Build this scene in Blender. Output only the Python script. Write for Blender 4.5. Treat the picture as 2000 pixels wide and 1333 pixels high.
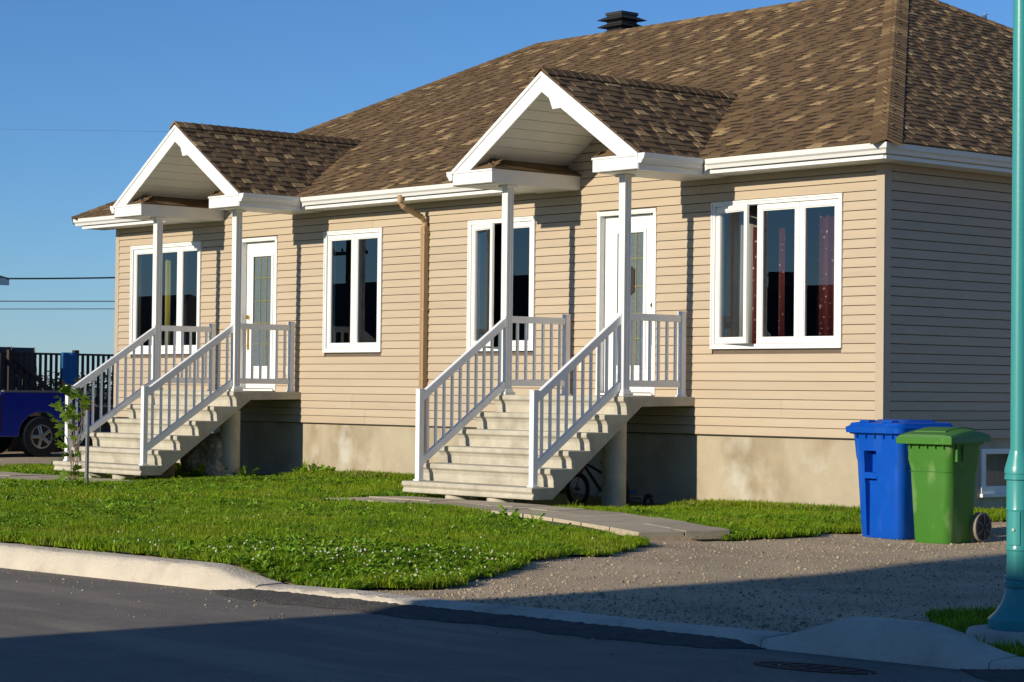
import bpy, bmesh, random
import numpy as np
from math import *
from mathutils import Vector, Matrix
random.seed(7); np.random.seed(7)
S = bpy.context.scene
for o in list(bpy.data.objects): bpy.data.objects.remove(o)
COL = S.collection

# ---------------------------------------------------------------- camera
CAM = np.array([15.70136, -18.95234, 1.16552]); YAW, PITCH, ROLL = radians(48.80192), radians(1.24641), radians(0.61929); FPX = 4495.6
fw = Vector((-sin(YAW)*cos(PITCH), cos(YAW)*cos(PITCH), sin(PITCH))); rt0 = Vector((cos(YAW), sin(YAW), 0)); up0 = rt0.cross(fw)
rt = rt0*cos(ROLL)+up0*sin(ROLL); up = up0*cos(ROLL)-rt0*sin(ROLL)
cd = bpy.data.cameras.new('camera'); cam = bpy.data.objects.new('camera', cd); COL.objects.link(cam)
cd.sensor_width = 36; cd.sensor_fit = 'HORIZONTAL'; cd.lens = 36*FPX/2000; cd.clip_start = .1; cd.clip_end = 5000
M = Matrix.Identity(4)
for i in range(3): M[i][0], M[i][1], M[i][2], M[i][3] = rt[i], up[i], -fw[i], CAM[i]
cam.matrix_world = M
S.camera = cam
S.render.resolution_x, S.render.resolution_y = 1024, 682
# ---------------------------------------------------------------- sky, sun, exposure
SUN = Vector((-0.008, -1, 0.31)).normalized()
w = bpy.data.worlds.new('World'); S.world = w; w.use_nodes = True
wn = w.node_tree.nodes; wl = w.node_tree.links
sky = wn.new('ShaderNodeTexSky'); sky.sky_type = 'NISHITA'; sky.sun_disc = False
sky.sun_elevation = asin(SUN.z); sky.sun_rotation = radians(180) + .008
sky.altitude = 100; sky.air_density = .85; sky.dust_density = 0; sky.ozone_density = 7.5
wl.new(sky.outputs[0], wn['Background'].inputs[0]); wn['Background'].inputs[1].default_value = 0.115
sl = bpy.data.lights.new('sun', 'SUN'); sl.energy = 5.0; sl.angle = radians(.5); sl.color = (1, .90, .73)
so = bpy.data.objects.new('sun', sl); COL.objects.link(so); so.rotation_euler = (-SUN).to_track_quat('-Z', 'Y').to_euler()
so.location = (0, -30, 30)
S.view_settings.view_transform = 'Standard'; S.view_settings.look = 'None'; S.view_settings.exposure = 0; S.view_settings.gamma = 1
S.render.engine = 'CYCLES'

# ---------------------------------------------------------------- materials
def mat(name, col, rough=.6, var=.12, scale=8, bump=0, bscale=60, metal=0, spec=.5, col2=None, rand=0, sx=(1,1,1), rough_var=0, coat=0):
    m = bpy.data.materials.new(name); m.use_nodes = True
    n, l = m.node_tree.nodes, m.node_tree.links; b = n['Principled BSDF']
    b.inputs['Roughness'].default_value = rough; b.inputs['Metallic'].default_value = metal
    b.inputs['Specular IOR Level'].default_value = spec
    if coat: b.inputs['Coat Weight'].default_value = coat
    tc = n.new('ShaderNodeTexCoord'); mp = n.new('ShaderNodeMapping'); mp.inputs['Scale'].default_value = sx
    l.new(tc.outputs['Object'], mp.inputs[0])
    ns = n.new('ShaderNodeTexNoise'); ns.inputs['Scale'].default_value = scale; ns.inputs['Detail'].default_value = 6; ns.inputs['Roughness'].default_value = .6
    l.new(mp.outputs[0], ns.inputs['Vector'])
    cr = n.new('ShaderNodeValToRGB'); cr.color_ramp.elements[0].position = .3; cr.color_ramp.elements[1].position = .7
    c2 = col2 or tuple(min(1, c*(1+var)) for c in col); c1 = col if col2 else tuple(c*(1-var) for c in col)
    cr.color_ramp.elements[0].color = (*c1, 1); cr.color_ramp.elements[1].color = (*c2, 1)
    l.new(ns.outputs['Fac'], cr.inputs[0]); out = cr.outputs[0]
    if rand:
        oi = n.new('ShaderNodeObjectInfo'); mr = n.new('ShaderNodeMapRange'); mr.inputs[3].default_value = 1-rand; mr.inputs[4].default_value = 1+rand
        hs = n.new('ShaderNodeHueSaturation'); l.new(oi.outputs['Random'], mr.inputs[0]); l.new(mr.outputs[0], hs.inputs['Value']); l.new(out, hs.inputs['Color']); out = hs.outputs[0]
    l.new(out, b.inputs['Base Color'])
    if rough_var:
        mr = n.new('ShaderNodeMapRange'); mr.inputs[3].default_value = rough-rough_var; mr.inputs[4].default_value = min(1, rough+rough_var); l.new(ns.outputs['Fac'], mr.inputs[0]); l.new(mr.outputs[0], b.inputs['Roughness'])
    if bump:
        nb = n.new('ShaderNodeTexNoise'); nb.inputs['Scale'].default_value = bscale; nb.inputs['Detail'].default_value = 5
        l.new(mp.outputs[0], nb.inputs['Vector']); bp = n.new('ShaderNodeBump'); bp.inputs['Strength'].default_value = bump; bp.inputs['Distance'].default_value = .01
        l.new(nb.outputs['Fac'], bp.inputs['Height']); l.new(bp.outputs[0], b.inputs['Normal'])
    return m
def overlay(m, col, scale, lo, hi, sx=(1,1,1), detail=6, strength=1, vor=False):
    """mix a second colour over a material's base colour where a noise is high (stains, specks)"""
    n, l = m.node_tree.nodes, m.node_tree.links; b = n['Principled BSDF']; src = b.inputs['Base Color'].links[0].from_socket
    tc = n.new('ShaderNodeTexCoord'); mp = n.new('ShaderNodeMapping'); mp.inputs['Scale'].default_value = sx; l.new(tc.outputs['Object'], mp.inputs[0])
    if vor:
        ns = n.new('ShaderNodeTexVoronoi'); ns.inputs['Scale'].default_value = scale; o = ns.outputs['Color']
    else:
        ns = n.new('ShaderNodeTexNoise'); ns.inputs['Scale'].default_value = scale; ns.inputs['Detail'].default_value = detail; o = ns.outputs['Fac']
    l.new(mp.outputs[0], ns.inputs['Vector'])
    mr = n.new('ShaderNodeMapRange'); mr.inputs[1].default_value = lo; mr.inputs[2].default_value = hi; mr.inputs[4].default_value = strength; l.new(o, mr.inputs[0])
    mx = n.new('ShaderNodeMixRGB'); l.new(mr.outputs[0], mx.inputs[0]); l.new(src, mx.inputs[1]); mx.inputs[2].default_value = (*col, 1); l.new(mx.outputs[0], b.inputs['Base Color'])
    return m
MT = {}
MT['siding'] = mat('tan_vinyl', (.475, .382, .274), .55, .05, 3, .06, 90, sx=(.3,1,4), rand=.035, spec=.3)
MT['trim'] = mat('tan_trim', (.455, .37, .27), .5, .03, 5)
MT['white'] = mat('white_vinyl', (.78, .78, .76), .38, .03, 4, .02, 30)
MT['white2'] = mat('white_aluminium', (.76, .76, .74), .32, .03, 3)
MT['rail'] = mat('white_railing', (.80, .82, .83), .35, .03, 6)
MT['soffit'] = mat('white_soffit', (.70, .70, .67), .5, .04, 4, .05, 120)
MT['spout'] = mat('brown_downspout', (.40, .265, .145), .4, .06, 6)
MT['step'] = overlay(overlay(mat('precast_concrete', (.46, .425, .34), .85, .14, 5, .22, 70), (.25, .22, .17), 3, .52, .75, strength=.55), (.16, .13, .09), 45, .63, .72, strength=.6)
MT['found'] = overlay(overlay(mat('foundation_concrete', (.42, .355, .255), .88, .12, 2.2, .3, 40), (.24, .18, .10), 1.5, .46, .64, sx=(1,1,.6), strength=.65), (.56, .53, .46), 1.9, .55, .7, sx=(.8,1,.8), strength=.75)
MT['kerb'] = overlay(overlay(mat('kerb_concrete', (.54, .48, .385), .9, .12, 3, .8, 45), (.30, .26, .20), 2.2, .55, .7, strength=.6), (.62, .56, .44), 14, .6, .75, strength=.5)
MT['slab'] = overlay(mat('paving_slab', (.44, .37, .26), .9, .1, 4, .25, 90, rand=.14), (.22, .19, .14), 5, .55, .75, strength=.5)
MT['asphalt'] = overlay(overlay(overlay(mat('asphalt', (.195, .17, .138), .85, .16, 2.5, .7, 150, spec=.35), (.36, .33, .28), 130, .60, .70, detail=2, strength=.75), (.34, .29, .21), .9, .54, .66, sx=(.3,2.6,1), strength=.55), (.07, .065, .06), 95, .60, .72, detail=2, strength=.7)
MT['patch'] = overlay(mat('rough_asphalt', (.10, .092, .08), .95, .25, 12, 1.0, 60, spec=.2), (.17, .15, .12), 90, .58, .7, strength=.7)
MT['gravel'] = overlay(overlay(mat('gravel', (.50, .385, .245), .95, .26, .9, 1.0, 70, spec=.2), (.70, .57, .42), 110, .56, .68, detail=3, strength=.8), (.24, .18, .12), 95, .58, .7, detail=3, strength=.75)
MT['stone'] = mat('gravel_stone', (.24, .185, .125), .9, .3, 20, rand=.4, col2=(.40, .32, .22))
MT['soil'] = overlay(mat('lawn_soil', (.06, .10, .01), .95, .3, 3, .6, 40), (.10, .075, .04), 2.5, .58, .7, strength=.6)
MT['field'] = mat('far_field', (.06, .09, .025), .95, .3, .05)
def leafmat(name, col, col2, trans=.35, rand=.25, scale=6):
    m = mat(name, col, .55, .2, scale, col2=col2, rand=rand, spec=.35)
    n, l = m.node_tree.nodes, m.node_tree.links; b = n['Principled BSDF']; src = b.inputs['Base Color'].links[0].from_socket
    t = n.new('ShaderNodeBsdfTranslucent'); l.new(src, t.inputs[0]); mx = n.new('ShaderNodeMixShader'); mx.inputs[0].default_value = trans
    l.new(b.outputs[0], mx.inputs[1]); l.new(t.outputs[0], mx.inputs[2]); l.new(mx.outputs[0], n['Material Output'].inputs[0]); return m
MT['grass'] = leafmat('grass_blade', (.175, .30, .005), (.29, .43, .010), .42)
MT['grass3'] = leafmat('grass_blade_dark', (.085, .19, .006), (.14, .26, .01), .4)
MT['grass4'] = leafmat('grass_blade_yellow', (.22, .30, .01), (.32, .40, .02), .42)
MT['grass2'] = leafmat('grass_blade_dry', (.34, .30, .06), (.28, .34, .05))
MT['weed'] = leafmat('weed_leaf', (.14, .29, .012), (.26, .42, .03), .35)
MT['clover'] = mat('clover_flower', (.55, .52, .38), .8, .1, 30)
MT['maple'] = leafmat('maple_leaf', (.12, .22, .02), (.26, .36, .04), .45)
MT['bark'] = mat('bark', (.17, .12, .075), .9, .25, 25, .5, 60)
MT['stake'] = mat('galvanised_stake', (.30, .31, .31), .5, .15, 12, metal=.6)
MT['blue'] = overlay(mat('blue_plastic', (.002, .072, .42), .45, .06, 4, .05, 120, spec=.2), (.05, .15, .48), 6, .56, .72, sx=(1,1,.3), strength=.3)
MT['green'] = overlay(mat('green_plastic', (.050, .175, .022), .48, .06, 4, .06, 120, spec=.2), (.24, .36, .14), 7, .57, .70, sx=(1,1,.35), strength=.45)
MT['greenlid'] = mat('green_lid_plastic', (.045, .16, .024), .55, .06, 5, .04, 90)
MT['rubber'] = mat('black_rubber', (.02, .02, .02), .8, .2, 10)
MT['greyrub'] = mat('pale_dusty_tread', (.22, .20, .15), .85, .15, 20)
MT['teal'] = overlay(mat('teal_paint', (.045, .29, .28), .32, .05, 3, .05, 35), (.05, .24, .33), 1.4, .52, .7, strength=.35)
MT['dark'] = mat('dark_metal', (.028, .024, .022), .45, .1, 8)
MT['brass'] = mat('brass', (.66, .47, .14), .25, .08, 20, metal=1)
MT['came'] = mat('brass_came', (.50, .42, .14), .35, .08, 20, metal=.7)
MT['rust'] = mat('rusty_iron', (.13, .05, .025), .85, .3, 14, .5, 60, col2=(.05, .03, .025))
MT['truck'] = mat('blue_truck_paint', (.006, .024, .36), .22, .04, 2, spec=.6, coat=.6)
MT['chrome'] = mat('chrome', (.72, .73, .74), .18, .03, 5, metal=1)
MT['wood'] = mat('weathered_wood', (.055, .042, .03), .85, .25, 6, .4, 30, rand=.2, sx=(1,1,.3))
MT['rock'] = overlay(mat('lichen_rock', (.26, .235, .19), .95, .4, 9, 1.0, 25), (.5, .46, .38), 14, .53, .62, strength=.8)
MT['slate'] = mat('dark_chair_mesh', (.03, .035, .05), .7, .1, 30)
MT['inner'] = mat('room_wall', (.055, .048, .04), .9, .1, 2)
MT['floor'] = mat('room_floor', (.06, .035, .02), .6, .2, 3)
MT['red'] = mat('red_curtain', (.085, .007, .006), .75, .3, 30, .5, 80, sx=(4,4,.2))
overlay(MT['red'], (.85, .6, .5), 55, .86, .94, vor=True, strength=.75)
MT['grey_cur'] = mat('grey_curtain', (.30, .29, .26), .8, .15, 12, .3, 50, sx=(4,4,.1))
MT['gold_cur'] = mat('gold_curtain', (.30, .27, .05), .7, .3, 20, .6, 50, sx=(4,4,.3))
MT['brick2'] = mat('far_house_cladding', (.16, .11, .09), .85, .2, 4)
MT['farroof'] = mat('far_house_roof', (.035, .03, .028), .9, .2, 6)
MT['redp'] = mat('red_plastic', (.45, .02, .015), .4, .05, 5)
MT['redl'] = mat('red_lamp_lens', (.5, .012, .01), .15, .03, 5)
MT['yellow'] = mat('yellow_petals', (.75, .45, .03), .6, .1, 9)
MT['cord'] = mat('black_cable', (.015, .015, .017), .7, .05, 5)
MT['sand'] = mat('sand_streak', (.30, .24, .15), .95, .2, 20)
MT['hedge'] = leafmat('far_tree_leaf', (.02, .045, .012), (.05, .085, .02), .2)
MT['plate'] = mat('ivory_plate', (.7, .66, .55), .4, .04, 5)
MT['towel'] = overlay(overlay(mat('printed_towel', (.02, .16, .40), .9, .2, 5, .3, 60), (.55, .33, .05), 4.5, .6, .63, strength=.9), (.5, .04, .06), 6, .64, .67, strength=.9)
def glassmat(name, tint, k, rough=0):
    m = bpy.data.materials.new(name); m.use_nodes = True; n, l = m.node_tree.nodes, m.node_tree.links; n.remove(n['Principled BSDF'])
    t = n.new('ShaderNodeBsdfTransparent'); t.inputs[0].default_value = (*tint, 1); g = n.new('ShaderNodeBsdfGlossy'); g.inputs['Roughness'].default_value = rough
    lw = n.new('ShaderNodeLayerWeight'); lw.inputs[0].default_value = .5; fp = n.new('ShaderNodeMath'); fp.operation = 'POWER'; fp.inputs[1].default_value = 5; l.new(lw.outputs['Facing'], fp.inputs[0]); fr = n.new('ShaderNodeMath'); fr.operation = 'MULTIPLY_ADD'; fr.inputs[1].default_value = .96; fr.inputs[2].default_value = .042; l.new(fp.outputs[0], fr.inputs[0]); mu = n.new('ShaderNodeMath'); mu.operation = 'MULTIPLY'; mu.inputs[1].default_value = k; mu.use_clamp = True
    nb = n.new('ShaderNodeTexNoise'); nb.inputs['Scale'].default_value = 1.2; bp = n.new('ShaderNodeBump'); bp.inputs['Strength'].default_value = .03; tc = n.new('ShaderNodeTexCoord')
    l.new(tc.outputs['Object'], nb.inputs['Vector']); l.new(nb.outputs['Fac'], bp.inputs['Height']); l.new(bp.outputs[0], g.inputs['Normal'])
    mx = n.new('ShaderNodeMixShader'); l.new(fr.outputs[0], mu.inputs[0]); l.new(mu.outputs[0], mx.inputs[0]); l.new(t.outputs[0], mx.inputs[1]); l.new(g.outputs[0], mx.inputs[2]); l.new(mx.outputs[0], n['Material Output'].inputs[0]); return m
MT['glass'] = glassmat('window_glass', (.86, .88, .88), 3.0)
MT['doorglass'] = mat('textured_door_glass', (.12, .15, .16), .16, .25, 30, .25, 60, spec=.9)
# shingles: tone is each shingle's own colour
def shinglemat():
    m = mat('asphalt_shingle', (.1, .1, .1), .92, .2, 160, .5, 220, spec=.25); n, l = m.node_tree.nodes, m.node_tree.links; b = n['Principled BSDF']
    src = b.inputs['Base Color'].links[0].from_socket
    at = n.new('ShaderNodeAttribute'); at.attribute_name = 'tone'; cr = n.new('ShaderNodeValToRGB'); e = cr.color_ramp.elements
    e[0].position = 0; e[0].color = (.045, .030, .018, 1); e[1].position = 1; e[1].color = (.42, .29, .14, 1)
    for p, c in ((.3, (.115, .072, .036)), (.55, (.17, .108, .054)), (.75, (.24, .158, .078))): q = e.new(p); q.color = (*c, 1)
    l.new(at.outputs['Fac'], cr.inputs[0])
    mx = n.new('ShaderNodeMixRGB'); mx.blend_type = 'MULTIPLY'; mx.inputs[0].default_value = 1; g = n.new('ShaderNodeMixRGB'); g.blend_type = 'DIVIDE'; g.inputs[0].default_value = 1; g.inputs[2].default_value = (.1, .1, .1, 1)
    l.new(src, g.inputs[1]); l.new(cr.outputs[0], mx.inputs[1]); l.new(g.outputs[0], mx.inputs[2]); l.new(mx.outputs[0], b.inputs['Base Color']); return m
MT['shingle'] = shinglemat()

# ---------------------------------------------------------------- mesh helpers
class MB:
    def __init__(s): s.v = []; s.f = []
    def add(s, vs, fs): k = len(s.v); s.v += [tuple(map(float, q)) for q in vs]; s.f += [tuple(k+i for i in f) for f in fs]; return s
    def box(s, x0, x1, y0, y1, z0, z1):
        return s.add([(x0,y0,z0),(x1,y0,z0),(x1,y1,z0),(x0,y1,z0),(x0,y0,z1),(x1,y0,z1),(x1,y1,z1),(x0,y1,z1)], [(0,3,2,1),(4,5,6,7),(0,1,5,4),(1,2,6,5),(2,3,7,6),(3,0,4,7)])
    def prism(s, pts, a, b, axis):      # polygon in the two other axes, extruded along axis from a to b
        n = len(pts)
        def q(p, t): return (t,p[0],p[1]) if axis == 0 else (p[0],t,p[1]) if axis == 1 else (p[0],p[1],t)
        return s.add([q(p,a) for p in pts]+[q(p,b) for p in pts], [tuple(range(n))[::-1], tuple(range(n,2*n))]+[(i,(i+1)%n,n+(i+1)%n,n+i) for i in range(n)])
    def tube(s, path, r, n=8, cap=True):
        path = [Vector(p) for p in path]; rs = r if isinstance(r, (list, tuple)) else [r]*len(path); rings = []
        for i, p in enumerate(path):
            d = (path[min(i+1,len(path)-1)]-path[max(i-1,0)]).normalized(); a = d.cross(Vector((0,0,1)) if abs(d.z) < .9 else Vector((1,0,0))).normalized(); b = d.cross(a)
            rings.append([p+(a*cos(2*pi*k/n)+b*sin(2*pi*k/n))*rs[i] for k in range(n)])
        return s.loft(rings, cap)
    def loft(s, rings, cap=True):
        n = len(rings[0]); fs = []
        for i in range(len(rings)-1):
            for k in range(n): fs.append((i*n+k, i*n+(k+1)%n, (i+1)*n+(k+1)%n, (i+1)*n+k))
        if cap: fs += [tuple(range(n))[::-1], tuple((len(rings)-1)*n+k for k in range(n))]
        return s.add([p for r in rings for p in r], fs)
    def lathe(s, prof, cx, cy, n=32, cap=True): return s.loft([[(cx+r*cos(2*pi*k/n), cy+r*sin(2*pi*k/n), z) for k in range(n)] for r, z in prof], cap)
    def quad(s, a, b, c, d): return s.add([a,b,c,d], [(0,1,2,3)])
    def slab(s, pts, n, t):             # planar polygon thickened by t along -n
        n = Vector(n).normalized(); k = len(pts); lo = [Vector(p)-n*t for p in pts]
        return s.add(list(pts)+lo, [tuple(range(k)), tuple(range(k,2*k))[::-1]]+[(i,k+i,k+(i+1)%k,(i+1)%k) for i in range(k)])
    def xf(s, m): s.v = [tuple(m @ Vector(p)) for p in s.v]; return s
BASE = {}
def mesh(name, mb, mt, base=(0,0,0), fix=True):
    me = bpy.data.meshes.new(name); b = base; me.from_pydata([(x-b[0],y-b[1],z-b[2]) for x,y,z in mb.v], [], mb.f)
    if fix:
        bm = bmesh.new(); bm.from_mesh(me); bmesh.ops.recalc_face_normals(bm, faces=bm.faces); bm.to_mesh(me); bm.free()
    me.materials.append(MT[mt] if isinstance(mt, str) else mt); return me
def tag(o, label=None, cat=None, group=None, kind=None):
    for k, v in (('label', label), ('category', cat), ('group', group), ('kind', kind)):
        if v: o[k] = v
    return o
def thing(name, base, label, cat, group=None):
    o = bpy.data.objects.new(name, None); COL.objects.link(o); o.location = base; o.empty_display_size = .1; BASE[o.name] = Vector(base); return tag(o, label, cat, group)
def obj(name, mb, mt, parent=None, base=None, smooth=False, bevel=0, fix=True):
    b = BASE[parent.name] if parent else Vector(base or (0,0,0))
    o = bpy.data.objects.new(name, mesh(name, mb, mt, b, fix)); COL.objects.link(o); BASE[o.name] = b
    if parent: o.parent = parent
    else: o.location = b
    if smooth:
        for p in o.data.polygons: p.use_smooth = True
        if smooth != 'all': o.data.set_sharp_from_angle(angle=radians(35))
    if bevel:
        m = o.modifiers.new('bevel', 'BEVEL'); m.width = bevel; m.segments = 2; m.limit_method = 'ANGLE'; m.angle_limit = radians(40)
    return o
def struct(name, mb, mt, **k): o = obj(name, mb, mt, **k); o['kind'] = 'structure'; return o
def proj(P):
    d = np.asarray(P, float)-CAM; z = d@np.array(fw); return np.stack([1000+FPX*(d@np.array(rt))/z, 666.5-FPX*(d@np.array(up))/z, z], -1)
def B(x0,x1,y0,y1,z0,z1): return MB().box(x0,x1,y0,y1,z0,z1)
def rotz(a, cx, cy): return Matrix.Translation((cx,cy,0)) @ Matrix.Rotation(a, 4, 'Z') @ Matrix.Translation((-cx,-cy,0))
# ================================================================= the setting
HX = [-60,-20,-12,-9,-6,-3,0,2.9,3.75,6,12,60]; HY = [-10.4,-8.5,-6,-4,-2.5,-1,0,8,60]
HZ = np.array([
 [0,0,0,0,0,0,0,-.005,-.115,-.115,-.115,-.1], [-.02,-.02,-.02,-.01,0,-.01,-.02,-.05,-.10,-.13,-.145,-.1], [-.10,-.10,-.10,-.05,-.04,-.05,-.06,-.12,-.13,-.13,-.13,-.1],
 [-.11,-.11,-.11,-.08,-.06,-.08,-.10,-.14,-.14,-.14,-.14,-.1], [-.12,-.13,-.14,-.09,-.08,-.14,-.12,-.15,-.15,-.15,-.15,-.1], [-.1,-.1,-.12,-.06,-.06,-.17,-.12,-.15,-.15,-.15,-.15,-.1],
 [-.1,-.1,-.08,-.04,-.05,-.15,-.12,-.14,-.14,-.14,-.14,-.1], [-.1,-.1,-.08,-.08,-.08,-.1,-.12,-.14,-.14,-.14,-.14,-.1], [-.1]*12])
def ground_z(x, y):
    x = np.asarray(x, float); y = np.asarray(y, float)
    i = np.clip(np.searchsorted(HX, x)-1, 0, len(HX)-2); j = np.clip(np.searchsorted(HY, y)-1, 0, len(HY)-2)
    hx = np.array(HX); hy = np.array(HY); u = np.clip((x-hx[i])/(hx[i+1]-hx[i]), 0, 1); v = np.clip((y-hy[j])/(hy[j+1]-hy[j]), 0, 1)
    u = u*u*(3-2*u); v = v*v*(3-2*v)
    z = HZ[j,i]*(1-u)*(1-v)+HZ[j,i+1]*u*(1-v)+HZ[j+1,i]*(1-u)*v+HZ[j+1,i+1]*u*v
    return z + .012*np.sin(x*1.7+y*.9)*np.cos(y*1.3-x*.4)
def kerb_y(x): return -10.82+.092*x                     # foot of the kerb on the road
def wob(x, y): return .10*np.sin(x*3.1+1)*np.sin(y*2.7)+.06*np.sin(x*7.3)*np.sin(y*6.1+2)+.03*np.sin(x*15+y*13)
EY = [-10.6,-10.1,-9.55,-8.6,-7.2,-6.1,-5.4,-4.9,-4.2,-3.4,-2.3,-1,0,3,20]; EX = [3.6,4.05,4.25,3.7,3.0,2.55,1.9,1.3,1.75,1.75,1.5,1.2,1.1,1.3,1.3]
def in_lawn(x, y):
    x = np.asarray(x, float); y = np.asarray(y, float)
    m = (x+wob(x,y) < np.interp(y, EY, EX)) & (y > kerb_y(x)+.26) & (x > -60)
    m &= ~((x > -15.3) & (x < 0) & (y > 0.0)) & (y < 30)
    m &= ~((x < -16.6+wob(x,y)) & (x > -27) & (y > -1.2+wob(x,y)))
    return m
def grid(x0, x1, y0, y1, st, fn=None, dz=0, zf=ground_z):
    xs = np.linspace(x0, x1, int((x1-x0)/st)+1); ys = np.linspace(y0, y1, int((y1-y0)/st)+1); X, Y = np.meshgrid(xs, ys); Z = zf(X, Y)+dz
    n = len(xs); mb = MB(); mb.v = list(zip(X.ravel(), Y.ravel(), Z.ravel()))
    cx = (X[:-1,:-1]+X[1:,1:])/2; cy = (Y[:-1,:-1]+Y[1:,1:])/2; ok = fn(cx, cy) if fn else np.ones(cx.shape, bool)
    for j, i in zip(*np.nonzero(ok)): a = int(j*n+i); mb.f.append((a, a+1, a+n+1, a+n))
    return mb
g = MB(); g.quad((-2500,-2500,-.32),(2500,-2500,-.32),(2500,2500,-.32),(-2500,2500,-.32)); struct('ground', g, 'field')
r = MB(); xs = np.linspace(-120, 120, 61)
for a, b in zip(xs[:-1], xs[1:]): r.quad((a,-21,-.15),(b,-21,-.15),(b,kerb_y(b)+.1,-.15),(a,kerb_y(a)+.1,-.15))
struct('road', r, 'asphalt')
v = MB().box(-120, 120, -60, -21, -.4, -.1); struct('far_verge', v, 'field')
struct('driveway', grid(-1.2, 14, -10.6, 14, .2, lambda x, y: (y > kerb_y(x)+.22) & ~((x < -.02) & (y > .02)), 0), 'gravel', smooth='all')
struct('gravel_lane', grid(-29, -15.4, -2.4, 24, .4, None, -.004), 'gravel', smooth='all')
struct('lawn', grid(-34, 4.6, -14.2, 20, .07, in_lawn, .018), 'soil', smooth='all', fix=False)
# kerb pieces
def kerb(name, x0, x1, top, n):
    rings = []
    for x in np.linspace(x0, x1, n):
        t = top(x); y = kerb_y(x); hgt = t+.15; f = .07*hgt/.15
        j = .004*sin(x*23)+.003*sin(x*61)+random.uniform(-.004,.004)+(.012*random.random() if random.random() < .12 else 0)
        rings.append([(x,y,-.2),(x,y+.004,-.15),(x,y+f*.9+j,t-.035*hgt/.15),(x,y+f*1.25+j,t-.008),(x,y+f*1.7,t+j*.5),(x,y+.235,t+.004),(x,y+.262,t-.02),(x,y+.275,-.3)])
    return struct(name, MB().loft(rings), 'kerb', smooth=True)
sm = lambda t: max(0, min(1, t))**2*(3-2*max(0, min(1, t)))
kerb('kerb', -30, 3.55, lambda x: .0 if x < 2.9 else -.097*sm((x-2.9)/.75)*.95, 520)
kerb('kerb', 3.556, 7.58, lambda x: -.092-.004*sin(x*4), 130)
kerb('kerb', 7.586, 8.93, lambda x: -.095+.13*sm((x-7.58)/.5)*sm((9.02-x)/.62), 70)
kerb('kerb', 8.938, 30, lambda x: -.093, 40)
# rough asphalt wedge along the dropped kerb
def wedge(x0, x1, wd):
    mb = MB(); xs = np.linspace(x0, x1, 140); rows = 7; n = len(xs)
    for j in range(rows):
        t = j/(rows-1)
        for i, x in enumerate(xs):
            e = min(1, (x-x0)/.4, (x1-x)/.25); ww = wd*max(.02, e)*(1+.13*sin(x*5)+.08*sin(x*17)); y = kerb_y(x)-.0-ww*(1-t)
            z = -.147+(.034*max(0,e))*(t**.7)+random.uniform(-.004,.004)*(t > .01)
            mb.v.append((x, y+.03*t, z))
    for j in range(rows-1):
        for i in range(n-1): a = j*n+i; mb.f.append((a,a+1,a+n+1,a+n))
    return struct('asphalt_patch', mb, 'patch', smooth='all')
wedge(3.15, 7.62, .27); wedge(8.78, 12, .3)
# paved walks of square slabs, two abreast
def walk(name, near, far, n, z0, z1):
    w_ = MB(); near = np.array(near); far = np.array(far); s = np.linspace(0, len(near)-1, n+1)
    ip = lambda A, q: np.array([np.interp(q, range(len(A)), A[:,0]), np.interp(q, range(len(A)), A[:,1])])
    bed = MB(); zz = lambda q: z0+(z1-z0)*q/(len(near)-1)
    L = [[(*ip(near,q),zz(q)-.042) for q in s],[(*ip(far,q),zz(q)-.042) for q in s]]
    bed.loft([[ (a[0],a[1]-.03,a[2]-.2),(a[0],a[1]-.03,a[2]),(b[0],b[1]+.03,b[2]),(b[0],b[1]+.03,b[2]-.2)] for a, b in zip(*L)])
    o = struct(name, bed, 'gravel')
    for i in range(n):
        for k in range(2):
            q0, q1 = s[i]+(.5*(s[1]-s[0]) if k and 0 < i else 0), s[i+1]+(.5*(s[1]-s[0]) if k and i < n-1 else 0); gq = .012; c0, c1 = k*.5, k*.5+.5
            P = []
            for q, c_ in ((q0+gq,c0+.006),(q1-gq,c0+.006),(q1-gq,c1-.006),(q0+gq,c1-.006)):
                a = ip(near,q)*(1-c_)+ip(far,q)*c_; P.append((a[0],a[1],zz(q)+random.uniform(-.006,.006)))
            obj('paving_slab', MB().slab(P, (0,0,1), .05), 'slab', o, bevel=.006)
    return o
walk('front_walk', [(-5.0,-3.6),(-3.6,-3.6),(-2.3,-3.65),(-1,-4.0),(.25,-4.5),(1.45,-5.0)], [(-4.9,-2.45),(-3.6,-2.45),(-2.3,-2.55),(-1.0,-2.85),(.4,-3.4),(1.65,-4.05)], 9, -.045, -.04)
walk('side_walk', [(-9.9,-3.95),(-12,-4.1),(-14,-4.3),(-16,-4.5)][::-1], [(-9.9,-2.75),(-12,-2.75),(-14,-2.85),(-16,-3.0)][::-1], 9, -.055, -.06)
# ================================================================= the house
EZ = 3.775; YR, ZR, XR, XL = 6.3, 6.88, -5.0, -12.6       # eave height; ridge
XE0, XE1, YE0, YE1 = -15.8, .44, -.5, 13.1
WX0, DEPTH, SOF, ZB = -15.3, 12.6, 3.62, .70
CR, CL = -3.85, -11.49                                     # porch centres
house = thing('bungalow', (-7.65, 0, -.1), 'tan vinyl sided bungalow with brown shingle roof and two gabled porches', 'house')
f = MB().box(WX0+.02, -.02, .02, .22, -.4, ZB); f.box(-.22, -.02, .2201, 1.72, -.4, ZB); f.box(-.22, -.02, 1.72, 2.62, -.4, .09); f.box(-.22, -.02, 1.72, 2.62, .585, ZB); f.box(-.22, -.02, 2.62, DEPTH-.02, -.4, ZB); f.box(WX0+.02, WX0+.2, .2201, DEPTH-.02, -.4, ZB); f.box(WX0+.2, -.22, DEPTH-.22, DEPTH-.02, -.4, ZB)
obj('foundation', f, 'found', house)
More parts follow.
